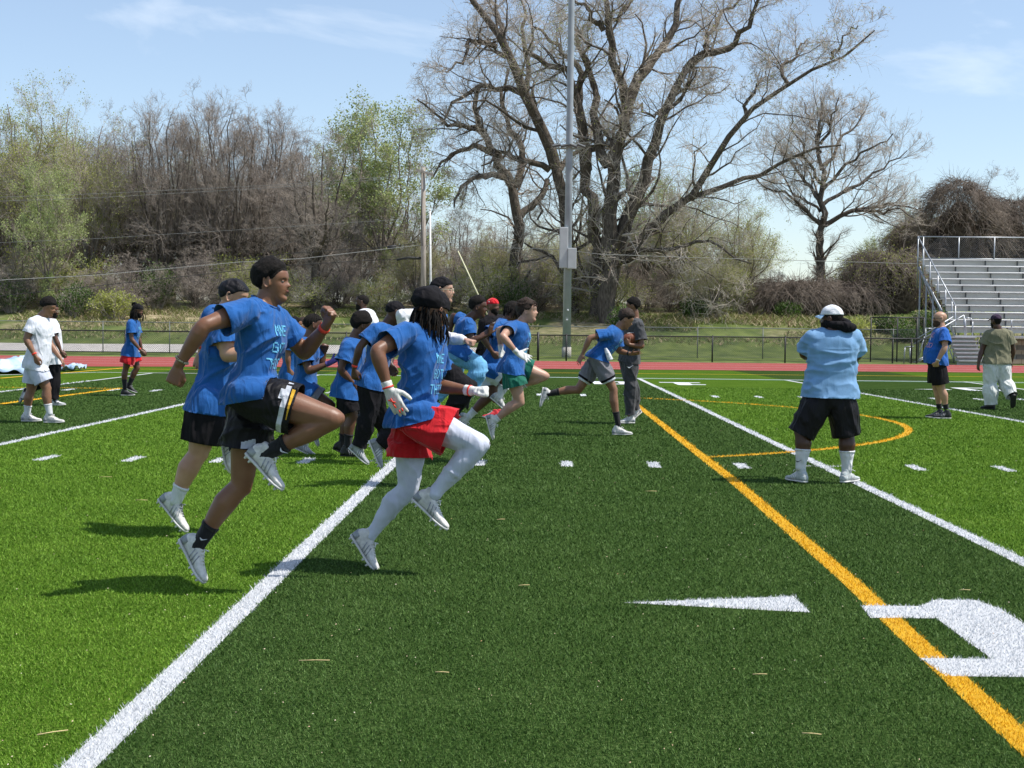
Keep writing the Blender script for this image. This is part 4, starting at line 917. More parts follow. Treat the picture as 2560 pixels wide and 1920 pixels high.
def smooth(V, E, it, lam=.5, wgt=None):
    n = len(V); deg = np.bincount(E.ravel(), minlength=n).astype(float); deg[deg == 0] = 1
    L = lam if wgt is None else lam*wgt[:, None]
    for _ in range(it):
        S_ = np.stack([np.bincount(E[:, 0], V[E[:, 1], k], n)+np.bincount(E[:, 1], V[E[:, 0], k], n) for k in range(3)], 1)/deg[:, None]
        V = V+L*(S_-V)
    return V
def normals(V, Q):
    N = np.cross(V[Q[:, 2]]-V[Q[:, 0]], V[Q[:, 3]]-V[Q[:, 1]]); out = np.zeros_like(V)
    for c in range(4):
        for k in range(3): out[:, k] += np.bincount(Q[:, c], N[:, k], len(V))
    return out/(np.linalg.norm(out, axis=1, keepdims=True)+1e-12)
def cut(V, Q, cuts):
    """open the ends: drop what lies beyond each (centre, direction, radius), snapping the rim to the plane"""
    for c, d, r, *hm in cuts:
        c = V3(c); d = nrm(d); h = (V-c) @ d; near = np.linalg.norm(V-c-np.outer(h, d), axis=1) < r; b = (h > 0) & (h < (hm[0] if hm else r*1.6)) & near
        m = b[Q]; keep = ~m.all(1); rim = np.unique(Q[keep & m.any(1)]); rim = rim[b[rim]]
        V[rim] -= np.outer(h[rim], d); Q = Q[keep]
    u, inv = np.unique(Q, return_inverse=True); return V[u], inv.reshape(Q.shape)
def solid(o, th): s__ = o.modifiers.new('s', 'SOLIDIFY'); s__.thickness = th; s__.offset = -1
# head surface in head space: x forward, y left, z up, chin at z=0, ear line at x=0
HZ = [-.012, 0, .012, .03, .05, .07, .09, .105, .12, .135, .15, .17, .19, .207, .22, .229, .233]
HF = [.060, .078, .088, .090, .085, .089, .088, .088, .087, .093, .096, .093, .083, .066, .046, .022, .004]
HB = [.012, .016, .024, .036, .050, .066, .080, .090, .097, .102, .104, .101, .090, .072, .050, .025, .004]
HW = [.014, .026, .038, .050, .058, .063, .067, .070, .072, .0735, .0745, .073, .066, .053, .037, .018, .003]
def head_r(phi, z):
    f, b, w_ = np.interp(z, HZ, HF), np.interp(z, HZ, HB), np.interp(z, HZ, HW); c, s = np.cos(phi), np.sin(phi); F_ = np.where(c > 0, f, b); n = np.where(c > 0, 2.35, 2.1)
    return 1/((np.abs(c)/F_)**n+(np.abs(s)/w_)**n)**(1/n)
def head_grid(extra=None, kp=72, kz=60, z0=-.012, z1=.2329):
    phi = np.arange(kp)*2*np.pi/kp; u = np.linspace(0, 1, kz); z = z0+(z1-z0)*(1-(1-u)**1.6)
    PH, ZZ = np.meshgrid(phi, z); r = head_r(PH, ZZ); x, y = r*np.cos(PH), r*np.sin(PH); front = np.cos(PH) > 0
    g = lambda v, s: np.exp(-(v/s)**2/2)
    if extra is None:
        ay = np.abs(y); dx = np.zeros_like(x)
        prot = np.interp(ZZ, [.080, .086, .093, .102, .118, .130, .142], [0, .013, .031, .028, .014, .006, .0]); dx += prot*g(y, np.interp(ZZ, [.085, .1, .14], [.0135, .0095, .007]))
        dx += .0115*g(ZZ-.0745, .0060)*g(y, .020)+.0125*g(ZZ-.0580, .0064)*g(y, .018)-.006*g(ZZ-.0665, .0028)*g(y, .02)
        dx += .006*g(ZZ-.022, .012)*g(y, .018)-.004*g(ZZ-.043, .007)*g(y, .022)
        dx += -.0115*g(ZZ-.121, .0095)*g(ay-.031, .013)+.0045*g(ZZ-.139, .006)*g(ay-.028, .018)+.004*g(ZZ-.098, .012)*g(ay-.042, .014)
        dx += .0045*g(ZZ-.121, .0065)*g(ay-.031, .0095)
        x = x+np.where(front, dx, 0)
    else:
        th = extra(PH, ZZ); nx, ny = np.cos(PH), np.sin(PH); zz = np.clip((ZZ-.13)/.10, 0, 1)**2
        k = np.sqrt(1-np.clip(zz, 0, .999)*.98)
        x = x+nx*th*k; y = y+ny*th*k; ZZ = ZZ+th*zz*1.0
    return [np.stack([x[i], y[i], ZZ[i]], 1) for i in range(kz)], kp
def add_head(mb, M, o, s):
    rings, k = head_grid(); mb._loft([(r*s) @ M.T+o for r in rings], k)
    for sg in (1, -1):   # ears
        q = MB(); a = np.linspace(0, 2*np.pi, 15)[:-1]
        rim = np.stack([-.004+.0165*np.cos(a)-.006*np.sin(a)*.5, np.full(14, sg*.078)+sg*.008*(np.cos(a) < 0), .114+.030*np.sin(a)], 1)
        rim = np.concatenate([rim, rim[:1]]); mb.tube([(p*s) @ M.T+o for p in rim], .0052*s, 8)
        mb.ball((np.array([-.003, sg*.0745, .112])*s) @ M.T+o, np.array([.012, .006, .023])*s, 10, M)
        mb.ball((np.array([.002, sg*.078, .088])*s) @ M.T+o, np.array([.007, .005, .008])*s, 8, M)
CY = [0]
def shell(name, m, par, M, o, s, fn, noise=0, nf=60, kp=72, kz=46, z0=-.012, bumpn=None, seed=0):
    if CY[0] > 12: kp = 44 if kp < 100 else 90; kz = 34
    rings, k = head_grid(fn, kp, kz, z0); V = np.concatenate(rings)
    if noise:
        th = fn(np.arctan2(V[:, 1], V[:, 0]), V[:, 2]); d = V-np.array([0, 0, .12]); d /= np.linalg.norm(d, axis=1, keepdims=True)
        V = V+d*(noise*2*(fbm(V*nf+seed, 2)-.5)*np.clip(th*80, 0, 1))[:, None]
    n = len(rings); mb = MB(); rr = [V[i*k:(i+1)*k] for i in range(n)]; mb._loft([(r*s) @ M.T+o for r in rr], k)
    return mb.build(name, m, par)
IN = -.012
def f_hair(th, front=.178, side=.140, back=.055, soft=.02, top=0):
    def fn(ph, z):
        c = np.cos(ph); line = np.where(c > .3, side+(front-side)*sm(.3, .9, c), np.where(c > -.25, side+(.115-side)*sm(.3, -.2, c), .115+(back-.115)*sm(-.25, -.8, c)))
        t = sm(line-soft*.3, line+soft, z); return IN+(th*(1-.62*sm(.45, .95, c))+top*sm(.15, .22, z)-IN)*t
    return fn
def tick(px, py, Y, size, m, P, name='small_mark', flip=1, rot=0.0):
    p = V3(AT(px, py, Y))-P['orig']; pts = np.array([(-.5, .10), (-.32, -.16), (-.15, -.20), (.5, .16), (-.08, -.06), (-.28, -.02)])*size; c, s_ = math.cos(rot), math.sin(rot)
    q = [p+np.array([flip*(a*c-b*s_), 0, a*s_+b*c]) for a, b in pts]; mb = MB(); q2 = [v+np.array([0, .012, 0]) for v in q]; V = np.array(q+q2)
    mb.add(V, np.array([[0, 1, 5], [1, 4, 5], [1, 2, 4], [2, 3, 4], [6, 11, 7], [7, 11, 10], [7, 10, 8], [8, 10, 9]])); k = np.arange(6); mb.more(np.stack([k, (k+1) % 6, (k+1) % 6+6, k+6], 1)); return mb.build(name, m, P['root'], smooth=False)
# hand: x along fingers, y towards thumb, z back of the hand
def hand_parts(mb, M, o, pose, s=1.0, mirror=False, grow_=0.0):
    Y = -1 if mirror else 1; T = lambda p: (np.array([p[0], p[1]*Y, p[2]])*s) @ M.T+o
    curl = {'fist': (80, 95, 65), 'open': (6, 8, 6), 'spread': (4, 6, 4), 'relax': (28, 32, 22), 'half': (45, 55, 35), 'hold': (35, 38, 25)}[pose]
    g = grow_
    secs = []
    for x, w_, t in ((-.012, .026, .021), (.01, .031, .021), (.04, .040, .0165), (.07, .043, .0150), (.086, .042, .0125)):
        secs.append((T((x, 0, -.002)), M @ np.array([0, 1, 0]), M @ np.array([0, 0, 1]), (w_+g)*s, (t+g)*s, (t+g)*s, 2.6))
    mb.loft(secs, 16)
    spread = 9 if pose == 'spread' else 4 if pose == 'open' else 2
    for i, (y, L_, r) in enumerate(((.031, .073, .0090), (.0105, .081, .0093), (-.011, .075, .0088), (-.031, .058, .0078))):
        a = math.radians((1.5-i)*spread); p = np.array([.082-(.006 if i == 3 else 0)-(.002 if i == 0 else 0), y, .002]); pts = [p-np.array([.015, 0, 0]), p]; ang = 0; rad = [r+g, r+g+.0006]
        for j, (f_, c) in enumerate(zip((.46, .30, .24), curl)):
            ang += math.radians(c*(1+.06*i)); d = np.array([math.cos(ang)*math.cos(a), math.cos(ang)*math.sin(a)+.0, -math.sin(ang)]); p = p+d*L_*f_; pts.append(p); rad.append((r*(1-.12*(j+1)))+g)
        mb.tube([T(q) for q in pts], np.array(rad)*s, 8); mb.ball(T(pts[-1]), rad[-1]*s*.97, 8)
        for q, rr in zip(pts[1:-1], rad[1:]): mb.ball(T(q), rr*s*1.04, 8)
    th = {'fist': [(.018, .030, -.008), (.050, .046, -.022), (.078, .034, -.036), (.088, .010, -.040)], 'open': [(.015, .028, -.006), (.045, .060, -.016), (.072, .076, -.018), (.094, .084, -.018)],
          'spread': [(.015, .028, -.006), (.038, .066, -.012), (.054, .092, -.012), (.070, .112, -.010)], 'relax': [(.015, .028, -.006), (.050, .050, -.020), (.080, .056, -.026), (.102, .052, -.030)],
          'half': [(.015, .028, -.008), (.050, .052, -.024), (.078, .048, -.040), (.094, .034, -.046)], 'hold': [(.015, .028, -.006), (.046, .060, -.020), (.070, .078, -.030), (.090, .084, -.040)]}[pose]
    mb.tube([T(q) for q in th], (np.array([.0145, .0120, .0105, .0090])+g)*s, 10); mb.ball(T(th[-1]), (.0090+g)*s, 8); mb.ball(T(th[1]), (.0125+g)*s, 8)
def frame(x, z):
    x = nrm(x); z = V3(z); z = nrm(z-x*(z @ x)); return np.stack([x, np.cross(z, x), z], 1)
CR = dict(A=(360, 600, 2.765), B=(360, 960, 2.963), C=(820, 660, 3.318), D=(820, 980, 3.318), E=(700, 700, 3.607), F=(1080, 660, 3.3175), G=(1300, 700, 3.95), H=(1900, 720, 3.191), I=(2220, 560, 3.191), K=(0, 700, 3.95), Z=(1120, 740, 8.295), T=(0, 0, 1))
FONT = {'M': '10001 11011 10101 10101 10001 10001 10001', 'N': '10001 11001 11101 10111 10011 10001 10001', 'E': '11111 10000 10000 11110 10000 10000 11111', 'G': '01110 10001 10000 10111 10001 10001 01110', 'O': '01110 10001 10001 10001 10001 10001 01110',
        'T': '11111 00100 00100 00100 00100 00100 00100', 'H': '10001 10001 10001 11111 10001 10001 10001', 'I': '11111 00100 00100 00100 00100 00100 11111', 'S': '01111 10000 10000 01110 00001 00001 11110', 'V': '10001 10001 10001 10001 01010 01010 00100', 'P': '11110 10001 10001 11110 10000 10000 10000', 'A': '01110 10001 10001 11111 10001 10001 10001', 'D': '11110 10001 10001 10001 10001 10001 11110', 'R': '11110 10001 10001 11110 10100 10010 10001'}
def decal(bvh, cells, c, ex, ey, nrm_, name, m, par, off=.0034, reach=.5):
    """cells: quads (4 corners in metres) in the plane ex,ey; dropped on the cloth along -nrm_"""
    V = []; Q = []
    for q in cells:
        ok = []; 
        for (a, b) in q:
            p = V3(c)+ex*a+ey*b+nrm_*reach; h = bvh.ray_cast(Vector(p), Vector(-nrm_), reach*1.6)
            if h[0] is None: break
            ok.append(V3(h[0])+V3(h[1])*off*(1 if np.dot(V3(h[1]), nrm_) > 0 else -1))
        if len(ok) == 4 and max(np.linalg.norm(ok[i]-ok[i-1]) for i in range(4)) < .06: n = len(V); V += ok; Q.append([n, n+1, n+2, n+3])
    if not V: return None
    return link(name, newmesh(name, V, np.array(Q), m, False), par)
def text_cells(lines, cw, ch, gap, lead, slant=0):
    out = []; y = 0
    for ln in lines:
        W = len(ln)*5*cw+(len(ln)-1)*gap; x = -W/2
        for chh in ln:
            for r_, row in enumerate(FONT[chh].split()):
                for c_, v in enumerate(row):
                    if v == '1':
                        a, b = x+c_*cw, y-r_*ch; out.append([(a, b), (a+cw, b), (a+cw, b-ch), (a, b-ch)])
            x += 5*cw+gap
        y -= 7*ch+lead
    return out
SK = {'deep': skin('skin_deep', (.085, .038, .022)), 'brown': skin('skin_brown', (.20, .095, .052)), 'mid': skin('skin_mid', (.27, .14, .082)), 'tan': skin('skin_tan', (.50, .29, .19)), 'fair': skin('skin_fair', (.50, .30, .215)), 'dark': skin('skin_dark', (.14, .065, .038))}
SK['b2'] = skin('skin_b2', (.225, .108, .060))
hairm = mat('hair_black', (.018, .014, .012), .85, (.006, .005, .004), 90, bump=1.0, bscale=260, spec=.2); hairb = mat('hair_brown', (.05, .028, .018), .7, (.015, .009, .006), 60, bump=.8, bscale=160, spec=.3)
CL = {}
def clm(nm, col, **k):
    if nm not in CL: CL[nm] = cloth('cloth_'+nm, col, **k)
    return CL[nm]
BLUE = clm('royal_blue', (.016, .105, .34)); BLK = clm('black', (.011, .010, .012), sheen=0); BLKS = clm('black_satin', (.013, .012, .014), rough=.5, sheen=0); RED = clm('red', (.58, .014, .022)); WHT = clm('white', (.76, .77, .80)); LEG = clm('white_legging', (.58, .61, .72), rough=.6, folds=.16, bump=.08)
GRY = clm('grey_shorts', (.19, .185, .20)); CHA = clm('charcoal', (.055, .056, .06)); LBL = clm('light_blue', (.16, .42, .68)); SKY = clm('sky_shirt', (.19, .365, .60), rough=.6, folds=.07); GRN = clm('green', (.012, .13, .085)); OLV = clm('olive', (.20, .19, .12)); CRM = clm('cream', (.68, .70, .66)); WSH = clm('white_shirt', (.72, .74, .80)); SIL = clm('silver', (.55, .57, .62), rough=.5)
printm = mat('print_cyan', (.15, .50, .76), .6); glw = clm('glove_white', (.70, .70, .66)); glp = clm('glove_purple', (.11, .08, .30)); bandr = mat('band_red', (.80, .06, .035), .4); shw = mat('shoe_white', (.72, .70, .67), .45, (.50, .485, .46), 30, bump=.3, bscale=90); shg = mat('shoe_grey', (.34, .36, .38), .5, (.22, .23, .25), 20); shk = mat('shoe_black', (.03, .03, .032), .5); shr = mat('shoe_red', (.62, .04, .05), .5); sol = mat('sole_white', (.66, .65, .62), .5); solk = mat('sole_black', (.025, .025, .025), .6); lacem = mat('lace', (.78, .78, .76), .7); laceg = mat('lace_grey', (.3, .3, .32), .7)
eyew = mat('eye_white', (.50, .46, .43), .2, spec=.6); eyed = mat('iris', (.02, .012, .008), .1, spec=.7); browm = mat('brow', (.012, .009, .008), .8); lipd = mat('lip', (.30, .11, .09), .5)
SLEEVE_ = 0.6
def person(label, Y, crop, J, sk='brown', vox=.008, head=None, hs=1.0, girth=1.0, belly=0.0, lim=1.0, shirt=None, shorts=None, pants=None, socks=None, shoe=None, hands=None, gloves=(None, None), flat='', hidden=(), wr=1.0, seed=0, group=None, sleeve=.62, hem=-.16, eyes=True, longs=None, shorthem=.78, tilt=0.0, fold=None, bandR=None, bandL=None, nohand=''):
    def jp(k, dflt=None):
        q = J[k]; c = crop; d = q[2] if len(q) > 2 else 0
        if len(q) > 3: c = q[3]
        ox, oy, s_ = CR[c]; return V3(AT(ox+q[0]/s_, oy+q[1]/s_, Y+d))
    P = {k: jp(k) for k in J}; CY[0] = Y
    root_xy = (P['hR']+P['hL'])/2
    root = thing('person', label, 'person', (root_xy[0], root_xy[1], 0), group)
    orig = np.array([root_xy[0], root_xy[1], 0.0])
    for k in P: P[k] = P[k]-orig
    RT = .40 if Y < 10 else .26 if Y < 14 else .16
    L0 = lambda nm, m_, V, Q, par=root, sm_=True: link(nm, thin(newmesh(nm, V, Q, m_, sm_), RT if nm != 'glove' else .5) if len(Q) > 2500 and nm != 'dreadlocks' else newmesh(nm, V, Q, m_, sm_), par)
    hip = (P['hR']+P['hL'])/2; sh = (P['sR']+P['sL'])/2; nk = P['nk']
    up = nrm(nk-hip); Lh = nrm(P['hL']-P['hR']); Ls = nrm(P['sL']-P['sR']); TL_ = np.linalg.norm(nk-hip)
    def fr(s_):
        l = nrm(Lh*(1-s_)+Ls*s_); l = nrm(l-up*(l @ up)); return l, np.cross(l, up)
    sw = np.linalg.norm(P['sL']-P['sR'])/2; sw = min(max(sw, .155), .24)
    def secs(add=0, flare=0, s0=-.06, s1=.97, lo=None):
        prof = [(-.14, .150, .088, .105), (0, .160, .095, .112), (.12, .152, .095, .095), (.28, .138, .092, .082), (.45, .146, .100, .088), (.62, .160, .112, .098), (.76, .168, .110, .102), (.86, .160, .092, .095), (.93, .120, .075, .080), (1.0, .062, .056, .062)]
        out = []
        for s_ in [s0]+[q[0] for q in prof if s0+.02 < q[0] < s1-.005]+[s1]:
            a, bf, bb = (np.interp(s_, [q[0] for q in prof], [q[i] for q in prof]) for i in (1, 2, 3))
            bl_ = belly*np.exp(-((s_-.25)/.28)**2); a = a*girth+bl_*.55; bf = bf*girth+bl_; bb = bb*(.5+.5*girth)+bl_*.30
            if s_ > .55: a = a*(1+(sw/.18-1)*.55*sm(.55, .8, np.array(s_)))
            fl = flare*max(0, .30-s_)/.45; l, f = fr(np.clip(s_, 0, 1)); c = hip+(nk-hip)*s_
            out.append((c, l, f, a+add+fl, bf+add+fl, bb+add+fl))
        return out
    def chain(mb, pts, rad, k=14):
        mb.tube(pts, rad, k); 
        for p, r in ((pts[0], rad[0]), (pts[-1], rad[-1])): mb.ball(p, r*.98, 12)
    def prof_limb(a, b, pr, off=None):
        """pr: (t, radius, back offset)"""
        a, b = V3(a), V3(b); d = b-a; return [a+d*t+(off*o_ if off is not None else 0) for t, r, o_ in pr], [r*lim for t, r, o_ in pr]
    fwd = fr(.5)[1]
    # ---- head frame
    hd = head or {}; ya = math.radians(hd.get('yaw', 0)); pi_ = math.radians(hd.get('pitch', 0)); ro = math.radians(hd.get('roll', 0))
    HM = np.array(Matrix.Rotation(ya, 3, 'Z') @ Matrix.Rotation(-pi_, 3, 'Y') @ Matrix.Rotation(ro, 3, 'X')); hsc = hs
    ho = P['hd']-HM @ np.array([0, 0, .122])*hsc
    # ---- body
    B = MB(); add_head(B, HM, ho, hsc)
    nb = nk-up*.02; nt = ho+HM @ np.array([-.012, 0, .045])*hsc
    B.tube([nb-up*.03, nb*.5+nt*.5, nt, nt+HM @ np.array([0, 0, .05])], [.068*lim*(.6+.4*girth), .060*lim*(.6+.4*girth), .058*lim, .052], 16)
    B.loft(secs(-.004), 24)
    TH = [(0, .092, 0), (.25, .094, .004), (.55, .083, .004), (.82, .066, 0), (1, .057, 0)]; SH = [(0, .055, 0), (.15, .058, .010), (.32, .063, .017), (.55, .051, .012), (.8, .037, .003), (1, .035, 0)]
    UA = [(0, .053, 0), (.2, .054, 0), (.5, .051, 0), (.8, .042, 0), (1, .040, 0)]; FA = [(0, .040, 0), (.2, .045, 0), (.45, .040, 0), (.75, .031, 0), (1, .0265, 0)]
    bare = {}
    for s_ in 'RL':
        h, k, a = P['h'+s_], P['k'+s_], P['a'+s_]; back = nrm(np.cross(nrm(P['k'+s_]-h), Lh)); back = -back if back @ fwd > 0 else back
        pb = nrm((h-k)+(a-k)); bend = np.linalg.norm((h-k)/np.linalg.norm(h-k)+(a-k)/np.linalg.norm(a-k))
        if bend > .25: back = pb
        p1, r1 = prof_limb(h, k, TH); p2, r2 = prof_limb(k, a, SH, back); B.tube(p1, r1, 16); B.tube(p2, r2, 16); B.ball(k, .054*lim, 12); B.ball(k-back*.012, .045*lim, 12); B.ball(h, .088*lim, 12)
        pk_ = -back; B.ball(k+pk_*.026*lim, .036*lim, 10); B.ball(h+(k-h)*.84+pk_*.020*lim, .052*lim, 10)
        bare['l'+s_] = (p1, r1, p2, r2, back)
        B.ball(a, .034*lim, 10)
        sP, e, w_ = P['s'+s_], P['e'+s_], P['w'+s_]; p1, r1 = prof_limb(sP, e, UA); p2, r2 = prof_limb(e, w_, FA); B.tube(p1, r1, 14); B.tube(p2, r2, 14); B.ball(sP, .056*lim, 12); B.ball(e, .038*lim, 10)
        B.tube([nk-up*.03, sP*.5+nk*.5-up*.005, sP], [.05*lim, .052*lim, .05*lim], 12)
        bare['a'+s_] = (p1, r1, p2, r2)
        if hands and hands.get(s_) and s_ not in nohand:
            hp = hands[s_]; c_ = hp[3] if len(hp) > 3 and isinstance(hp[3], str) else crop
            q = hp[1]; ox, oy, sc_ = CR[c_]; tip = V3(AT(ox+q[0]/sc_, oy+q[1]/sc_, Y+(q[2] if len(q) > 2 else (J['w'+s_][2] if len(J['w'+s_]) > 2 else 0))))-orig
            d = nrm(tip-w_); z = V3(hp[2]); M_ = frame(d, z)
            # thumb side: +y must be the thumb. right hand: cross(z,x) gives thumb side
            P['hand'+s_] = (M_, w_, hp[0]); hand_parts(B, M_, w_+d*.012, hp[0], lim*.5+.5, mirror=(s_ == 'L'))
    V, Q, E = remesh(B, vox)
    dh = np.linalg.norm(V-P['hd'], axis=1); wg = np.clip((dh-.13)/.04, .06 if vox < .007 else .0, 1)
    for s_ in 'RL':
        if 'hand'+s_ in P: dd = np.linalg.norm(V-(P['hand'+s_][1]+P['hand'+s_][0] @ np.array([.09, 0, 0])), axis=1); wg *= np.clip((dd-.07)/.05, .08, 1)
    V = smooth(V, E, int(round(9*.006/vox))+2, .5, wg)
    L0('body', SK[sk], V, Q)
    hid = hd.get
    # ---- face pieces
    T = lambda x, y, z: HM @ (np.array([x, y, z])*hsc)+ho
    if eyes:
        for sg in (1, -1):
            mb = MB(); c = T(.0745, sg*.031, .1205); mb.ball(c, np.array([.0098, .0135, .0046])*hsc, 12, HM); ey = mb.build('eye', eyew, root); mb = MB(); mb.ball(T(.0800, sg*.0315, .1208), np.array([.0055, .0065, .0044])*hsc, 10, HM); mb.build('iris', eyed, ey)
            mb = MB(); mb.ball(T(.0744, sg*.031, .1243), np.array([.0112, .0150, .0062])*hsc, 12, HM); mb.build('eyelid', SK[sk], ey)
            mb = MB(); mb.tube([T(.086, sg*.016, .136), T(.0885, sg*.030, .1405), T(.081, sg*.046, .1385)], [.0025*hsc, .0032*hsc, .0015*hsc], 6); mb.build('eyebrow', hd.get('brow', browm), root)
        mb = MB(); mb.tube([T(.094, .017, .0665), T(.1000, .007, .0668), T(.1000, -.007, .0668), T(.094, -.017, .0665)], .0028*hsc, 6); mb.build('lips', hd.get('lip', lipd), root)
        if hd.get('mouth'): 
            mb = MB(); mb.ball(T(.0985, 0, .0655), np.array([.006, .011, .0075])*hsc, 10, HM); mb.build('open_mouth', mat('mouth_in', (.09, .02, .02), .5), root)
    # ---- hair and headgear
    for it in hd.get('gear', []):
        kd, kw = it[0], dict(it[1]) if len(it) > 1 else {}
        if kd == 'afro': shell('hair', kw.get('m', hairm), root, HM, ho, hsc, f_hair(kw.get('th', .022), kw.get('front', .180), kw.get('side', .150), kw.get('back', .075), .03, kw.get('top', .012)), noise=kw.get('noise', .0085), nf=50, seed=seed)
        if kd == 'fade': shell('hair_fade', hairm, root, HM, ho, hsc, f_hair(.0022, .178, .128, .045, .004), kz=60)
        if kd == 'durag':
            def fn(ph, z):
                c = np.cos(ph); line = .168-.050*sm(.9, -.2, c)-.03*sm(-.2, -1, c); t = sm(line-.004, line+.006, z); return IN+(.0065+.004*np.abs(np.sin(z*90+ph*2))-IN)*t
            shell('durag', kw.get('m', BLKS), root, HM, ho, hsc, fn, noise=.0015, nf=30, kz=60)
            mb = MB(); kw.get('tail') and mb.tube([T(-.098, 0, .10), T(-.115, .01, .075), T(-.118, .02, .04)], [.016, .012, .006], 8); kw.get('tail') and mb.build('durag_tail', kw.get('m', BLKS), root)
        if kd == 'beanie':
            bb = kw.get('back', .035); tp = kw.get('top', .03)
            def fn(ph, z):
                c = np.cos(ph); line = kw.get('line', .160)-.030*sm(.6, -1, c); t = sm(line-.004, line+.005, z); return IN+(.010+bb*sm(.1, -1, c)*sm(.10, .17, z)*(1-.7*sm(.19, .225, z))+tp*sm(.17, .225, z)-IN)*t
            o_ = shell('beanie', kw.get('m', BLK), root, HM, ho, hsc, fn, noise=kw.get('noise', .004), nf=28, kz=60, seed=seed)
            if kw.get('tail'):
                mb = MB(); mb.tube([T(-.06, .01, .24), T(-.10, .01, .262), T(-.135, .0, .245), T(-.15, 0, .215)], [.03, .028, .024, .014], 10); mb.ball(T(-.15, 0, .212), .014, 8); mb.build('beanie_tail', kw.get('m', BLK), root)
        if kd == 'cap':
            br = kw.get('dir', 1)
            def fn(ph, z):
                line = .158; t = sm(line-.003, line+.004, z); return IN+(.0085+.013*sm(.17, .22, z)-IN)*t
            o_ = shell('cap', kw['m'], root, HM, ho, hsc, fn, kz=70)
            mb = MB(); n_ = 13; a = np.linspace(-1.05, 1.05, n_); Vb = []
            for rr, dz in ((.096, .162), (.132, .158), (.165, .148)):
                for q in a: Vb.append(T(br*(rr*math.cos(q)-.012*(1 if rr > .1 else 0)), rr*math.sin(q)*(.78 if rr > .1 else .80), dz-.020*abs(q)**2*(rr-.09)/.07))
            Vb = np.array(Vb); Vb2 = Vb-HM @ np.array([0, 0, .004])*hsc; n3 = 3*n_; Qb = []
            for r_ in range(2):
                for i in range(n_-1): b0 = r_*n_+i; Qb += [[b0, b0+1, b0+n_+1, b0+n_], [n3+b0, n3+b0+n_, n3+b0+n_+1, n3+b0+1]]
            for i in range(n_-1): b0 = 2*n_+i; Qb.append([b0, b0+1, n3+b0+1, n3+b0])
            mb.add(np.concatenate([Vb, Vb2]), np.array(Qb)); mb.build('brim', kw.get('bm', kw['m']), o_)
            mb = MB(); mb.ball(T(0, 0, .253), np.array([.007, .007, .004])*hsc, 8, HM); mb.build('button', kw['m'], o_)
            if kw.get('logo'):
                mb = MB(); mb.ball(T(kw['logo'][0], kw['logo'][1], .19), np.array([.010, .012, .012]), 8, HM); mb.build('badge', WHT, o_)
        if kd == 'dreads':
            r = np.random.default_rng(seed+5); n_ = kw.get('n', 60); Ld = kw.get('L', .2); PP = np.empty((n_, 7, 3)); RR = np.empty((n_, 7)); a0_, a1_ = kw.get('arc', (1.0, 5.3)); fall = V3(kw.get('fall', (0, 0, -1)))
            for i in range(n_):
                ph = a0_+(a1_-a0_)*r.random(); z = kw.get('z', .11)+.075*r.random(); rr = float(head_r(np.array(ph), np.array(z)))+.006
                p = T(rr*math.cos(ph), rr*math.sin(ph), z); d = nrm(p-T(0, 0, z))*.9+fall*.5; L_ = Ld*(.55+.6*r.random()); st_ = L_/6
                for j in range(7):
                    PP[i, j] = p; d = nrm(d*.62+fall*.55+r.normal(size=3)*.16); p = p+d*st_
                RR[i] = kw.get('r', .0065)*np.array([1, 1, 1, .95, .9, .8, .5])
            Vd, Qd = tubes(PP, RR, 6); L0('dreadlocks', kw.get('m', hairm), Vd, Qd)
        if kd == 'braids':
            def fn(ph, z):
                c = np.cos(ph); line = .172-.045*sm(.7, -.2, c)-.05*sm(-.2, -1, c); t = sm(line-.003, line+.004, z); return IN+(.005+.007*np.abs(np.sin(ph*9))**.7-IN)*t
            shell('braids', hairm, root, HM, ho, hsc, fn, kp=144, kz=60)
        if kd == 'beard':
            def fn(ph, z):
                c = np.cos(ph); t = sm(.10, .086, z+.03*(1-sm(.1, .8, c)))*sm(-.05, .12, c)*(1-np.exp(-((z-.067)/.008)**2)*np.exp(-(np.sin(ph)/.22)**2)); return IN+(kw.get('th', .010)-IN)*t
            shell('beard', kw.get('m', hairm), root, HM, ho, hsc, fn, noise=.003, nf=90, kz=70, z0=-.0115)
        if kd == 'glasses' or kd == 'sunglasses':
            gm = mat('frame_clear', (.55, .48, .35), .3) if kd == 'glasses' else mat('sunglass', (.012, .012, .014), .12, spec=.7)
            mb = MB()
            for sg in (1, -1):
                if kd == 'glasses': a = np.linspace(0, 2*np.pi, 13); mb.tube([T(.1005, sg*(.032+.023*math.cos(q)), .120+.018*math.sin(q)) for q in a], .0022*hsc, 6)
                else: mb.ball(T(.094, sg*.033, .119), np.array([.007, .028, .019])*hsc, 12, HM)
                mb.tube([T(.096, sg*.056, .125), T(.05, sg*.078, .125), T(-.005, sg*.082, .124)], .0026*hsc, 6)
            mb.tube([T(.1015, -.010, .123), T(.105, 0, .126), T(.1015, .010, .123)], .0022*hsc, 6); mb.build(kd, gm, root)
        if kd == 'swept':   # longish hair swept back with a knot
            shell('hair', kw.get('m', hairb), root, HM, ho, hsc, f_hair(.020, .182, .120, .07, .02, .012), noise=.007, nf=45, seed=seed)
            r = np.random.default_rng(seed); PP = np.empty((70, 5, 3)); RR = np.full((70, 5), .004)*np.array([1, 1, .9, .7, .4])
            for i in range(70):
                ph = r.uniform(-2.4, 2.4); z = r.uniform(.15, .215); rr = float(head_r(np.array(ph), np.array(z)))+.016; p = T(rr*math.cos(ph), rr*math.sin(ph), z+.012); d = nrm(HM @ np.array([-.7, .5*r.normal(), .25]))
                for j in range(5): PP[i, j] = p; p = p+d*.017; d = nrm(d+HM @ np.array([-.15, 0, -.10])+r.normal(size=3)*.25)
            Vd, Qd = tubes(PP, RR, 5); L0('hair_strands', kw.get('m', hairb), Vd, Qd)
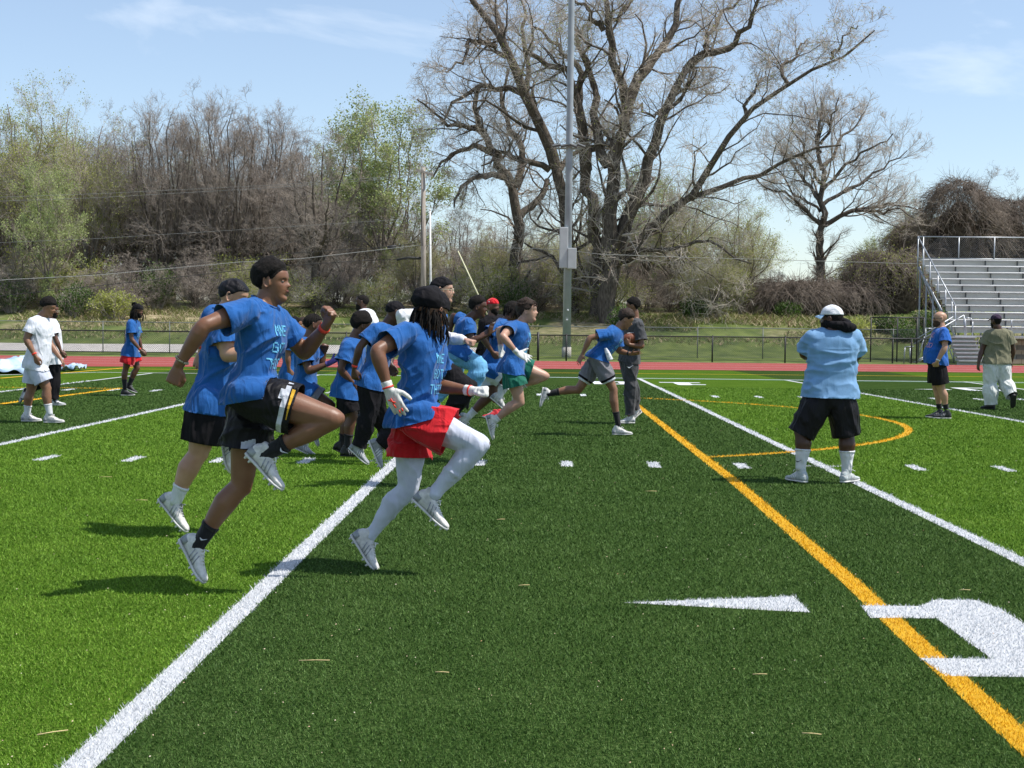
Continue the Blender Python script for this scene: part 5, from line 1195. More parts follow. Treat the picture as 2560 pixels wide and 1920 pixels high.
    # ---- clothes
    def garment(nm, mb, m_, cuts, amp, seedk, stretch_dir, vx=None, par=root, it=None, th=.0025):
        amp = amp*1.25
        V, Q, E = remesh(mb, vx or vox*1.15); V = smooth(V, E, it or (int(round(10*.006/vox))+3), .5)
        N = normals(V, Q); D = nrm(stretch_dir); q = V-np.outer(V @ D, D)*.80; wv = .05*(fbm(V*6+seedk, 2)-.5)[:, None]; r1 = np.clip(1-np.abs(2*vnoise((q+wv)*11+seedk)-1)*1.7, 0, 1)**1.6*1.3; r2 = np.clip(1-np.abs(2*vnoise((q+wv)*24+seedk*2)-1)*1.7, 0, 1)**1.5
        hgt = (V-hip) @ up/TL_; msk = .35+.65*sm(.95, .45, hgt) if nm in ('shirt', 'long_sleeve_shirt') else 1
        V = V+N*((amp*(1.05*(r1-.35)+.42*(r2-.4)))*msk)[:, None]; V = smooth(V, E, 1, .4)
        if nm.endswith('shirt') and P.get('under'):
            hg = (V-hip) @ up/TL_; idx = np.nonzero(hg < .42)[0]; mv = np.zeros(len(V))
            for _ in range(2):
                for i_ in idx:
                    l_, n_, _i, d_ = P['under'].find_nearest(Vector(V[i_]), .16)
                    if l_ is None: continue
                    sd_ = (Vector(V[i_])-l_).dot(n_)
                    if -.10 < sd_ < .009: V[i_] += np.array(n_)*(.009-sd_); mv[i_] = 1
                if _ == 0: w0 = np.zeros(len(V)); w0[idx] = 1; V = smooth(V, E, 3, .5, w0)
        V, Q = cut(V, Q, cuts)
        if nm in ('shorts', 'trousers'): P['under'] = BVHTree.FromPolygons([Vector(v) for v in V], [tuple(int(i) for i in q_) for q_ in Q])
        o = L0(nm, m_, V, Q, par); (Y < 14) and solid(o, th)
        return o, V, Q
    if pants:
        mb = MB(); mb.loft(secs(.005, 0, -.10, .17), 20); cuts = []; loose = pants[1]
        for s_ in 'RL':
            p1, r1, p2, r2, bk = bare['l'+s_]; r1_ = [r+.014+loose*.5 for r in r1]; r2_ = [r+.010+loose for r in r2]; tend = pants[2] if len(pants) > 2 else .97
            mb.tube(p1, r1_, 16); k_ = P['k'+s_]; mb.ball(k_, r1_[-1], 12); a_ = P['a'+s_]; d = a_-k_
            pe = [p for p in p2[:-1]]+[k_+d*1.06]; re = r2_[:-1]+[r2_[-1]+.004]; mb.tube(pe, re, 16); cuts.append((k_+d*tend, d, .12)); mb.ball(P['h'+s_], r1_[0], 12)
        garment('trousers' if not pants[3:] else pants[3], mb, pants[0], cuts, .012*wr, seed+3, nrm(P['kR']-P['hR'])*.6+up*.4 if len(pants) < 4 else np.cross(nrm(P['kR']-P['hR']), fwd), th=.002)
    if shorts:
        m_, ln, lo = shorts[:3]; mb = MB(); mb.loft(secs(.006, .0, -.12, .17), 20); cuts = []
        for s_ in 'RL':
            p1, r1, _, _, _ = bare['l'+s_]; h, k = P['h'+s_], P['k'+s_]; d = k-h; g_ = [h-d*.05, h+d*.25, h+d*ln*.75, h+d*(ln+.10)]
            r0 = np.interp([0, .25, ln*.75, ln+.1], [q[0] for q in TH], [q[1] for q in TH])*lim; mb.tube(g_, [r0[0]+.014, r0[1]+.016+lo*.3, r0[2]+.016+lo*.8, r0[3]+.018+lo*1.1], 18); mb.ball(h, r0[0]+.014, 12); cuts.append((h+d*ln, d, (r0[3]+.03+lo*1.2), .11))
        so, SV, SQ = garment('shorts', mb, m_, cuts, .011*wr, seed+4, nrm(P['kR']-P['hR'])+up*.3)
        P['shorts'] = (so, SV, SQ)
    if longs:   # tight leggings under the shorts
        mb = MB(); cuts = []
        for s_ in 'RL':
            p1, r1, p2, r2, bk = bare['l'+s_]; mb.tube(p1, [r+.004 for r in r1], 16); mb.tube(p2, [r+.0045 for r in r2], 16); mb.ball(P['k'+s_], .058*lim, 12); mb.ball(P['h'+s_], .09*lim, 12); cuts.append((P['a'+s_]+(P['k'+s_]-P['a'+s_])*.02, P['a'+s_]-P['k'+s_], .1))
            mb.ball(P['a'+s_], .037, 10)
        garment('leggings', mb, longs, cuts, .004*wr, seed+6, np.cross(nrm(P['kR']-P['aR']), Ls), th=.0015)
    if shirt:
        m_ = shirt[0]; lo = shirt[1]; mb = MB(); mb.loft(secs(.012+lo*.45, .016+lo*.8, hem-.07-tilt*.15, .985), 26); cuts = [(hip+up*TL_*hem, nrm(-up+fr(0)[1]*tilt), .45, .3), (nk+up*.012-fr(1)[1]*.004, nrm(nt-nb), .085)]
        l_, f_ = fr(1)
        for s_ in 'RL':
            sP, e, w_ = P['s'+s_], P['e'+s_], P['w'+s_]; d = e-sP; mb.ball(sP, .064*lim+lo*.3, 12); mb.tube([nk-up*.045, sP*.5+nk*.5-up*.008, sP], [.055*lim, .060*lim, .062*lim], 12)
            if sleeve < 1.2:
                mb.tube([sP-d*.02, sP+d*.3, sP+d*(sleeve+.10)], [.060*lim+lo*.2, .062*lim+lo*.6, .060*lim+lo*1.2], 16); cuts.append((sP+d*sleeve, d, .075*lim+lo*1.2, .075))
            else:
                mb.tube([sP, sP+d*.5, e], [.060*lim, .056*lim+lo*.3, .054*lim], 14); mb.ball(e, .054*lim, 10); dw = w_-e; mb.tube([e, e+dw*.5, e+dw*1.05], [.054*lim, .048*lim, .038*lim], 14); cuts.append((w_, dw, .08))
        o, SV_, SQ_ = garment('shirt' if sleeve < 1.2 else 'long_sleeve_shirt', mb, m_, cuts, .013*wr, seed+1, (up*.8+fwd*(.75)+Ls*.35) if fold is None else up*fold[0]+fwd*fold[1]+Ls*fold[2])
        P['shirt'] = (o, SV_, SQ_)
        if vox < .006:
            cd_ = nrm(nt-nb); cl_, cf_ = fr(1); cl_ = nrm(cl_-cd_*(cl_ @ cd_)); cf_ = np.cross(cl_, cd_); cc_ = nk+up*.008; rr_ = .070*lim*(.6+.4*girth)+.005; a = np.linspace(0, 2*np.pi, 25)
            mb = MB(); mb.tube([cc_+cl_*rr_*1.02*math.cos(q_)+cf_*rr_*math.sin(q_)-cd_*.010*math.sin(q_) for q_ in a], .0062, 8, cap=False); mb.build('collar', m_, o)
        bv = BVHTree.FromPolygons([Vector(v) for v in SV_], [tuple(int(i) for i in q) for q in SQ_]); P['bvh'] = bv
        if len(shirt) > 2 and shirt[2] == 'text':
            l5, f5 = fr(.75); 
            for i_, ln_ in enumerate(['MNE', 'GOT', 'THIS']):
                decal(bv, text_cells([ln_], .0068, .0080, .0085, 0), hip+(nk-hip)*(shirt[4] if len(shirt) > 4 else .78)-up*i_*.090, l5, up, nrm(f5*.85-l5*shirt[3] if len(shirt) > 3 else f5), 'lettering', printm, o)
    # ---- arm bands, socks, shoes, gloves
    for s_, bd in (('R', bandR), ('L', bandL)):
        if bd:
            w_, e = P['w'+s_], P['e'+s_]; d = nrm(e-w_); mb = MB()
            if bd == 'beads':
                M_ = frame(d, fwd); 
                for i in range(18): a = i*2*np.pi/18; mb.ball(w_+d*.035+M_ @ np.array([0, math.cos(a), math.sin(a)])*.034, .0068, 8)
                mb.build('bead_bracelet', mat('beads', (.50, .46, .30), .35, (.12, .10, .06), 120, lo=.45, hi=.5), root)
            else: mb.tube([w_+d*.018, w_+d*.04], [.030*lim, .032*lim], 16); mb.build('wristband', bd, root)
    for i, s_ in enumerate('RL'):
        if gloves[i]:
            M_, w_, pose = P['hand'+s_]; mb = MB(); hand_parts(mb, M_, w_+M_[:, 0]*.012, pose, lim*.5+.5, s_ == 'L', .0028); d = nrm(P['e'+s_]-w_); mb.tube([w_-d*.01, w_+d*.045], [.030*lim, .033*lim], 14)
            V, Q, E = remesh(mb, min(vox, .006)); V = smooth(V, E, 2, .5); L0('glove', gloves[i], V, Q)
            if gloves[i] is glw and vox < .0065:
                mb = MB(); mb.tube([w_+d*.004, w_+d*.014], [.0335, .034], 14); mb.build('glove_strap', bandr, root)
        if s_ in hidden: continue
        k, a, t = P['k'+s_], P['a'+s_], P['t'+s_]; ud = nrm(k-a)
        if socks:
            sm_, sh_ = socks[0], socks[1]; Lk = np.linalg.norm(k-a); mb = MB(); tt = [0, sh_*.3/Lk, sh_*.7/Lk, sh_/Lk]; bk = bare['l'+s_][4]
            pts = [a-ud*.03]+[a+(k-a)*q+bk*np.interp(1-q, [z[0] for z in SH], [z[2] for z in SH]) for q in tt]; rad = [.036*lim]+[np.interp(1-q, [z[0] for z in SH], [z[1] for z in SH])*lim+.0045 for q in tt]; mb.tube(pts, rad, 16); so_ = mb.build('sock', sm_, root)
            mb = MB(); mb.tube([pts[-1]-ud*.016, pts[-1]+ud*.001], [rad[-1]+.001, rad[-1]+.002], 16); mb.build('cuff', sm_, so_)
        if shoe:
            um, sm2, lm = shoe[:3]
            if s_ in flat: zc_ = .088; a2 = a.copy(); hx = t-a; hx[2] = 0; X = nrm(hx); Z = np.array([0, 0, 1.]); a2[2] = .096
            else:
                a2 = a; v = nrm(t-a); Zp = ud-v*(ud @ v)
                if np.linalg.norm(Zp) < .1: Zp = np.array([0, 0, 1.])-v*v[2]
                Zp = nrm(Zp); q = math.radians(16); X = math.cos(q)*v+math.sin(q)*Zp; Z = -math.sin(q)*v+math.cos(q)*Zp
            M_ = np.stack([X, np.cross(Z, X), Z], 1); sc_ = (.5+.5*lim)*(shoe[3] if len(shoe) > 3 else 1)
            G_ = lambda p: M_ @ (np.array(p, float)*sc_)+a2
            ls = []
            for (x, w_, zt, zb) in ((-.078, .012, -.02, -.058), (-.072, .026, .004, -.066), (-.055, .034, .022, -.070), (-.02, .037, .030, -.070), (.025, .038, .022, -.070), (.06, .040, -.002, -.070), (.10, .044, -.022, -.070), (.14, .044, -.034, -.069), (.168, .040, -.038, -.068), (.186, .031, -.043, -.066), (.196, .016, -.050, -.063)):
                ls.append((G_((x, 0, (zt+zb)/2)), M_[:, 1], M_[:, 2], w_*sc_, (zt-zb)/2*sc_, (zt-zb)/2*sc_, 2.5))
            mb = MB(); mb.loft(ls, 20); mb.tube([G_((-.015, 0, .0)), G_((-.018, 0, .045))], [.040*sc_, .038*sc_], 16)
            V, Q, E = remesh(mb, .006 if Y < 10 else .008); V = smooth(V, E, 4 if Y < 10 else 2, .5); ob = L0('shoe', um, V, Q)
            if vox < .009:
                mb = MB(); mb.loft([(G_((x, 0, -.040)), M_[:, 1], M_[:, 2], w_*sc_, .026*sc_, .026*sc_, 2.6) for (x, w_) in ((-.081, .014), (-.074, .0295), (-.055, .0375), (-.035, .0385))], 18); mb.build('heel_counter', shg if um is shw else um, ob)
                for j in range(3):
                    for sg in (1, -1): mb = MB(); x_ = .02+.022*j; mb.tube([G_((x_+.02, sg*.0405, -.062)), G_((x_+.012, sg*.0415, -.040)), G_((x_, sg*.034, -.008))], .0034*sc_, 6); mb.build('side_stripe', shg if um is shw else lm, ob)
            mb = MB(); ls = [(G_((x, 0, -.074+max(0, x-.13)*.12)), M_[:, 1], M_[:, 2], w_*sc_, .008*sc_, .008*sc_, 3.5) for (x, w_) in ((-.079, .014), (-.072, .029), (-.05, .0365), (.02, .034), (.06, .037), (.11, .0455), (.15, .0455), (.178, .037), (.193, .024), (.199, .010))]; mb.loft(ls, 22); mb.build('sole', sm2, ob)
            mb = MB()
            for j, (x, z) in enumerate(((.045, .012), (.06, .002), (.075, -.008), (.09, -.016), (.105, -.022))): mb.tube([G_((x-.006, -.022, z-.008)), G_((x, 0, z+.004)), G_((x+.006, .022, z-.008))], .0032*sc_, 6)
            mb.tube([G_((.04, 0, .018)), G_((.055, .03, .026)), G_((.05, .045, .008))], .0026*sc_, 6); mb.tube([G_((.04, 0, .018)), G_((.055, -.03, .03)), G_((.075, -.045, .016))], .0026*sc_, 6); mb.build('laces', lm, ob)['kind'] = 'stuff'
            if len(shoe) > 4:
                mb = MB()
                for (x, y) in ((-.06, .02), (-.06, -.02), (-.03, .022), (-.03, -.022), (.09, .03), (.09, -.03), (.13, .032), (.13, -.032), (.165, .02), (.165, -.02)): mb.tube([G_((x, y, -.080)), G_((x, y, -.096))], [.008*sc_, .005*sc_], 8)
                mb.build('studs', sm2, ob)['kind'] = 'stuff'
    P['root'] = root; P['fr'] = fr; P['up'] = up; P['hip'] = hip; P['orig'] = orig; P['T'] = T; P['HM'] = HM
    return P
NB_ = dict(vox=.0052)
GS = 'runners in blue shirts'
def cells_box(x0, x1, y0, y1, n, m):
    xs = np.linspace(x0, x1, n+1); ys = np.linspace(y0, y1, m+1); return [[(xs[i], ys[j]), (xs[i+1], ys[j]), (xs[i+1], ys[j+1]), (xs[i], ys[j+1])] for i in range(n) for j in range(m)]
# front runner
P1 = person('tall teenage runner in front, bare headed, blue shirt and black shorts with yellow flash', 7.62, 'A',
    dict(hd=(882, 282), nk=(836, 440), sR=(700, 490, -.17), eR=(415, 590, -.33), wR=(238, 868, -.30), sL=(925, 560, .16), eL=(1108, 785, .26), wL=(1262, 588, .10),
         hR=(735, 1075, -.10), hL=(745, 1085, .10), kR=(1310, 1235, -.12), aR=(845, 1478, -.10), tR=(1060, 820, -.12, 'B'), kL=(722, 752, .10, 'B'), aL=(400, 1190, .10, 'B'), tL=(460, 1478, .06, 'B')),
    sk='b2', head=dict(yaw=-8, pitch=-2, mouth=1, gear=[('fade',), ('afro', dict(th=.020, top=.012, front=.184, side=.150, back=.07, noise=.006))]), hs=.94, lim=1.05, girth=.95,
    shirt=(BLUE, .018, 'text', .15, .80), tilt=.35, shorts=(BLKS, .56, .036), socks=(clm('sock_black', (.02, .02, .022)), .13), shoe=(shw, sol, lacem, 1.0, 1),
    hands=dict(R=('fist', (196, 990, -.30), (-.25, -.9, .25)), L=('fist', (1300, 490, .06), (.75, .55, .3))), bandR='beads', bandL=bandr, seed=1, group=GS, sleeve=.56, hem=-.02, wr=1.15, **NB_)
# shorts trim on the front runner: white band with notch, yellow flash, on the near leg opening
so, SV, SQ = P1['shorts']; bvs = BVHTree.FromPolygons([Vector(v) for v in SV], [tuple(int(i) for i in q) for q in SQ])
h_, k_ = V3(AT(360+735/2.765, 600+1075/2.765, 7.52))-P1['orig'], V3(AT(360+1310/2.765, 600+1235/2.765, 7.50))-P1['orig']; ex = nrm(k_-h_); L_ = np.linalg.norm(k_-h_); ey = nrm(np.cross(np.array([0, -1., 0]), ex)); ez = nrm(np.cross(ex, ey))
band = [q for q in cells_box(L_*.41, L_*.47, -.14, .14, 3, 18)]+[q for q in cells_box(L_*.36, L_*.41, .04, .09, 2, 3)]
decal(bvs, band, h_, ex, ey, np.array([0, -1., 0]), 'side_panel', SIL, so, off=.003)
decal(bvs, [q for i in range(8) for q in cells_box(L_*(.485+.003*i), L_*(.525-.001*i), .10-.02*i-.02, .10-.02*i, 2, 1)], h_, ex, ey, np.array([0, -1., 0]), 'yellow_flash', mat('flash_yellow', (.75, .42, .03), .6), so, off=.003)
cl = V3(AT(360+800/2.963, 960+448/2.963, 7.5))-P1['orig']; decal(bvs, [c_ for i in range(8) for c_ in cells_box(-.075+.018*i, -.057+.018*i, -.030, .026-.005*abs(i-4), 1, 3)], cl, np.array([1., 0, 0]), np.array([0, 0, 1.]), np.array([0, -1., 0]), 'hem_lining', SIL, so, off=.003, reach=.2)
tick(360+1032/2.963, 960+500/2.963, 7.46, .05, WHT, P1, rot=-.7); tick(360+437/2.963, 960+1152/2.963, 7.64, .04, WHT, P1, rot=-.3)
# durag runner behind
person('runner in shiny black durag just behind the front runner, blue shirt and long black shorts', 9.65, 'A',
    dict(hd=(618, 385), nk=(560, 520), sR=(555, 600, -.16), eR=(572, 800, -.20), wR=(760, 770, -.24), sL=(540, 560, .17), eL=(432, 530, .30), wL=(402, 770, .30),
         hR=(455, 1105, -.11), hL=(490, 1105, .11), kR=(400, 520, -.12, 'B'), aR=(232, 865, -.12, 'B'), tR=(335, 1105, -.14, 'B'), kL=(760, 1330, .10), aL=(620, 1385, .14), tL=(610, 1620, .12)),
    sk='tan', head=dict(yaw=-6, pitch=-14, gear=[('durag',)]), shirt=(BLUE, .024), shorts=(BLK, .78, .035), socks=(clm('sock_white', (.72, .73, .74)), .11), shoe=(shw, sol, laceg, 1.0, 1), lim=1.18, girth=1.12,
    hands=dict(R=('relax', (830, 740, -.25), (0, -.5, .8)), L=('half', (375, 905, .30), (0, .9, .2))), bandL=bandr, seed=2, group=GS, sleeve=.60, hem=-.14, **NB_)
# runner in red shorts
P3 = person('runner in black slouch beanie with dreadlocks, red shorts, white leggings and white gloves', 8.3, 'C',
    dict(hd=(862, 395), nk=(815, 520), sR=(640, 575, -.17), eR=(402, 722, -.33), wR=(500, 1035, -.33), sL=(880, 640, .17), eL=(895, 1010, .24), wL=(1190, 1052, .12),
         hR=(725, 1285, -.10), hL=(690, 1290, .10), kR=(1262, 1500, -.14), aR=(850, 880, -.12, 'D'), tR=(995, 1120, -.14, 'D'), kL=(672, 800, .10, 'D'), aL=(335, 1215, .10, 'D'), tL=(418, 1490, .06, 'D')),
    sk='brown', head=dict(yaw=48, pitch=-18, gear=[('beanie', dict(back=.045, top=.018, line=.15, noise=.008)), ('dreads', dict(n=80, L=.17, arc=(.9, 5.4), z=.06, r=.0062)), ]), hs=1.0, lim=1.0, girth=.95,
    shirt=(BLUE, .022, 'text', .25, .74), tilt=.45, shorts=(RED, .53, .034), longs=LEG, shoe=(shw, sol, lacem, 1.0, 1), hands=dict(R=('open', (620, 1270, -.33), (-.3, -.95, 0)), L=('fist', (1330, 1030, .08), (.3, -.2, .9))), gloves=(glw, glw), nohand='',
    seed=3, group=GS, sleeve=.62, hem=.0, wr=1.15, **NB_)
for (u, v, u2, v2) in ((500, 1130, 560, 1150), (520, 1115, 545, 1160), (540, 1160, 565, 1195), (590, 1210, 600, 1240), (610, 1195, 622, 1222)):
    mb = MB(); mb.tube([V3(AT(820+u/3.318, 660+v/3.318, 8.3-.362))-P3['orig'], V3(AT(820+u2/3.318, 660+v2/3.318, 8.3-.362))-P3['orig']], .0045, 6); mb.build('glove_print', bandr, P3['root'])
# fourth: bending, black pants
person('runner in black wave cap bending forward, blue shirt and long black trousers, red wristband', 14.7, 'C',
    dict(hd=(555, 400), nk=(490, 490), sR=(385, 545, -.17), eR=(262, 690, -.24), wR=(216, 870, -.22), sL=(470, 560, .17), eL=(520, 760, .24), wL=(520, 830, .1), hR=(345, 985, -.1), hL=(375, 985, .1),
         kR=(345, 1270, -.12), aR=(255, 1520, -.10), tR=(330, 1640, -.12), kL=(415, 1210, .1), aL=(470, 1400, .2), tL=(560, 1430, .2)),
    sk='deep', head=dict(yaw=20, pitch=-22, gear=[('durag', dict(m=BLK))]), pants=(BLK, .024), shoe=(shg, sol, lacem), shirt=(BLUE, .026), bandR=bandr, hands=dict(R=('half', (225, 960, -.22), (-.3, -.9, 0)), L=('relax', (540, 900, .1), (0, .9, .2))), seed=4, group=GS, vox=.008, girth=1.0, hem=-.08)
person('short-afro boy in blue shirt and black shorts holding his hands low in front', 15.4, 'E',
    dict(hd=(735, 405), nk=(665, 515), sR=(610, 600, -.16), eR=(545, 810, -.22), wR=(668, 940, -.14), sL=(675, 600, .16), eL=(640, 810, .22), wL=(712, 1000, .1), hR=(585, 985, -.1), hL=(610, 985, .1),
         kR=(655, 1235, -.12), aR=(610, 1490, -.12), tR=(705, 1560, -.14), kL=(620, 1250, .1), aL=(560, 1490, .1), tL=(640, 1560, .1)),
    sk='dark', head=dict(yaw=22, pitch=-20, gear=[('afro', dict(th=.034, top=.02, front=.17, side=.135, back=.05, noise=.008))]), shorts=(BLK, .85, .04), socks=(clm('sock_black', (.02, .02, .022)), .12), shoe=(shk, solk, laceg), shirt=(BLUE, .03), hands=dict(R=('relax', (735, 1020, -.12), (-.2, -.8, .5)), L=('relax', (745, 1090, .1), (0, .9, .2))), gloves=(None, glw), seed=5, group=GS, vox=.008, flat='R', girth=1.05)
person('man in white hoodie with close-cropped hair standing behind the runners', 21.5, 'E',
    dict(hd=(740, 200), nk=(760, 310), sL=(790, 370, -.2), eL=(800, 520, -.25), wL=(770, 640, -.2), sR=(700, 370, .2), eR=(690, 520, .25), wR=(680, 640, .2), hL=(750, 660, -.1), hR=(740, 660, .1), kL=(750, 900, -.1), aL=(755, 1130, -.1), tL=(700, 1170, -.1), kR=(740, 900, .1), aR=(735, 1130, .1), tR=(680, 1165, .1)),
    sk='deep', head=dict(yaw=172, gear=[('afro', dict(th=.006, top=.0, noise=.002)), ('beard', dict(th=.006))]), pants=(CHA, .03), shoe=(shk, solk, laceg), shirt=(WHT, .03), sleeve=1.5, hands=dict(L=('relax', (765, 720, -.2), (0, -1, 0)), R=('relax', (680, 720, .2), (0, 1, 0))), seed=6, vox=.009, girth=1.1, flat='RL', hem=-.1)
last = [o for o in C.objects if o.name.startswith('person') and o.parent is None][-1]; p = AT(700+775/3.607, 700+318/3.607, 21.3)-last.location; mb = MB(); mb.ball(p, (.16, .17, .10), 16); mb.ball(p+Vector((.06, -.02, -.10)), (.14, .2, .14), 16); V, Q, E = remesh(mb, .010); V = smooth(V, E, 5); V = V+normals(V, Q)*(.02*(fbm(V*12, 2)-.5))[:, None]; link('hood', newmesh('hood', V, Q, WHT), last)
person('runner with tight braided rows and a spread purple glove, behind the front runner', 15.6, 'E',
    dict(hd=(300, 400), nk=(250, 510), sR=(205, 620, -.17), eR=(258, 825, -.22), wR=(448, 748, -.2), sL=(280, 600, .17), eL=(370, 760, .26), wL=(400, 650, .24), hR=(205, 985, -.1), hL=(225, 985, .1),
         kR=(455, 1130, -.1), aR=(330, 1330, -.1), tR=(350, 1490, -.1), kL=(280, 1270, .1), aL=(205, 1480, .1), tL=(300, 1560, .1)),
    sk='dark', head=dict(yaw=18, pitch=-4, gear=[('braids',)]), shorts=(GRY, .6, .03), socks=(clm('sock_black', (.02, .02, .022)), .12), shoe=(shg, sol, lacem), shirt=(BLUE, .026), hands=dict(R=('spread', (560, 680, -.2), (-.3, -.6, .7)), L=('half', (410, 590, .2), (0, .9, .2))), gloves=(glp, None), seed=7, group=GS, vox=.008)
person('dreadlocked runner in glasses, half hidden behind the front runner', 20.5, 'E',
    dict(hd=(140, 410), nk=(110, 490), sR=(85, 550, -.17), eR=(70, 690, -.2), wR=(80, 800, -.2), sL=(130, 550, .17), eL=(150, 690, .2), wL=(160, 780, .2), hR=(85, 850, -.1), hL=(100, 850, .1), kR=(130, 1060, -.1), aR=(100, 1260, -.1), tR=(150, 1300, -.1), kL=(100, 1060, .1), aL=(60, 1260, .1), tL=(110, 1300, .1)),
    sk='brown', head=dict(yaw=10, gear=[('dreads', dict(n=60, L=.2, m=mat('hair_red', (.09, .03, .02), .8, (.03, .012, .01), 60))), ('afro', dict(th=.014, noise=.006)), ('glasses',)]), shorts=(WHT, .7, .03), shoe=(shw, sol, lacem), shirt=(BLUE, .026), hands=dict(R=('relax', (90, 860, -.2), (0, -1, 0)), L=('relax', (165, 850, .2), (0, 1, 0))), seed=8, group=GS, vox=.0095)
person('brown-haired runner barely seen between two heads behind the front runner', 22.5, 'E',
    dict(hd=(212, 415), nk=(195, 490), sR=(180, 540, -.17), eR=(170, 670, -.2), wR=(190, 770, -.2), sL=(210, 540, .17), eL=(230, 670, .2), wL=(235, 760, .2), hR=(180, 800, -.1), hL=(195, 800, .1), kR=(215, 990, -.1), aR=(180, 1180, -.1), tR=(230, 1210, -.1), kL=(190, 990, .1), aL=(150, 1180, .1), tL=(200, 1210, .1)),
    sk='mid', head=dict(yaw=0, gear=[('afro', dict(m=hairb, th=.025))]), shorts=(BLK, .7, .03), shoe=(shk, sol, lacem), shirt=(BLUE, .026), hands=dict(R=('relax', (195, 830, -.2), (0, -1, 0)), L=('relax', (240, 820, .2), (0, 1, 0))), seed=9, group=GS, vox=.010)
person('tall runner in black headscarf and clear glasses, white sleeves under a blue shirt, black trousers', 12.7, 'C',
    dict(hd=(945, 215), nk=(885, 355), sR=(790, 430, -.17), eR=(612, 425, -.30), wR=(650, 600, -.28), sL=(905, 440, .17), eL=(965, 610, .22), wL=(1140, 632, .06), hR=(860, 850, -.1), hL=(840, 860, .1),
         kR=(1160, 1020, -.12), aR=(985, 1270, -.1), tR=(1060, 1340, -.1), kL=(690, 1240, .1), aL=(430, 1505, .1), tL=(455, 1710, .1)),
    sk='fair', head=dict(yaw=-2, pitch=0, gear=[('durag', dict(m=BLK)), ('glasses',)]), pants=(BLK, .024), shoe=(shg, sol, lacem, 1.0, 1), shirt=(BLUE, .024), hands=dict(R=('fist', (665, 660, -.28), (-.3, -.9, .2)), L=('fist', (1195, 640, .02), (.3, -.3, .9))), seed=10, group=GS, vox=.007, girth=.95, sleeve=.34)
# white long sleeves of the same runner, as a garment of its own
def sleeves_for(P, J, crop, Y, sk_m, sides, r0=.058, nm='sleeve'):
    ox, oy, s = CR[crop]
    for a, b, c in sides:
        q = [V3(AT(ox+J[k][0]/s, oy+J[k][1]/s, Y+J[k][2]))-P['orig'] for k in (a, b, c)]; mb = MB(); d = q[1]-q[0]
        mb.tube([q[0]+d*.2, q[0]+d*.6, q[1]], [r0, r0*.97, r0*.92], 14); mb.ball(q[1], r0*.95, 12); d2 = q[2]-q[1]; mb.tube([q[1], q[1]+d2*.4, q[1]+d2*.8, q[1]+d2*1.0], [r0*.92, r0*.93, r0*.80, r0*.60], 14)
        V, Q, E = remesh(mb, .007); V = smooth(V, E, 10, .5); N = normals(V, Q); dd = nrm(q[2]-q[0]); qq = V*1.0; r1 = 1-np.abs(2*fbm((qq+dd*0)*16+3, 2)-1)*1.6; V = V+N*(.008*(r1-.4))[:, None]; link(nm, newmesh(nm, V, Q, sk_m), P['root'])
P10 = None
J9 = dict(sR=(790, 430, -.17), eR=(612, 425, -.30), wR=(650, 600, -.28), sL=(905, 440, .17), eL=(965, 610, .22), wL=(1140, 632, .06))
last = [o for o in C.objects if o.name.startswith('person') and o.parent is None][-1]
sleeves_for(dict(root=last, orig=np.array([last.location.x, last.location.y, 0])), J9, 'C', 12.7, WHT, [('sR', 'eR', 'wR'), ('sL', 'eL', 'wL')])
person('runner in light blue trousers leaning forward with arms swung, head of short black hair', 16.4, 'C',
    dict(hd=(1245, 355), nk=(1165, 450), sR=(1160, 500, -.17), eR=(1190, 640, -.22), wR=(1330, 585, -.2), sL=(1150, 480, .17), eL=(1040, 430, .3), wL=(1010, 560, .3), hR=(1075, 745, -.1), hL=(1060, 745, .1),
         kR=(1268, 850, -.1), aR=(1190, 1060, -.1), tR=(1165, 1180, -.1), kL=(1040, 960, .1), aL=(900, 1120, .1), tL=(910, 1220, .1)),
    sk='deep', head=dict(yaw=-4, pitch=-6, gear=[('afro', dict(th=.016, top=.014, noise=.004))]), pants=(LBL, .030), shoe=(shk, solk, lacem), shirt=(BLUE, .022), hands=dict(R=('open', (1350, 530, -.2), (-.5, .5, .6)), L=('half', (1010, 620, .3), (0, .9, .2))), seed=11, group=GS, vox=.0075, tilt=-.2, hem=-.06)
P11 = person('bearded man in backwards red cap and black shirt with round chest emblem', 22.0, 'Z',
    dict(hd=(925, 215), nk=(900, 400), sR=(745, 520, -.02), eR=(690, 860, .0), wR=(690, 1130, -.1), sL=(1120, 480, .10), eL=(1150, 860, .1), wL=(1130, 1100, -.02), hR=(830, 1180, -.03), hL=(1000, 1170, .05), kR=(900, 1700, -.02), aR=(960, 2180, -.02), tR=(760, 2330, -.08), kL=(1010, 1700, .08), aL=(1040, 2180, .08), tL=(900, 2320, .0)),
    sk='dark', head=dict(yaw=-28, pitch=0, gear=[('cap', dict(m=RED, dir=-1, logo=(-.02, -.07))), ('beard', dict(th=.012))]), pants=(CHA, .03), shoe=(shr, sol, lacem), shirt=(BLK, .04), sleeve=1.5, hands=dict(R=('relax', (745, 1270, -.12), (-.3, -.9, 0)), L=('relax', (1130, 1230, -.02), (.5, -.8, 0))), seed=12, vox=.009, girth=1.2, belly=.04, flat='RL')
o_, sv_, sq_ = P11['shirt']; l_, f_ = P11['fr'](.7); cc = P11['hip']+(nrm(P11['up']))*.38; ring = []
for i in range(24):
    a0_, a1_ = 2*np.pi*i/24, 2*np.pi*(i+1)/24
    ring.append([(.098*math.cos(a0_), .098*math.sin(a0_)), (.088*math.cos(a0_), .088*math.sin(a0_)), (.088*math.cos(a1_), .088*math.sin(a1_)), (.098*math.cos(a1_), .098*math.sin(a1_))])
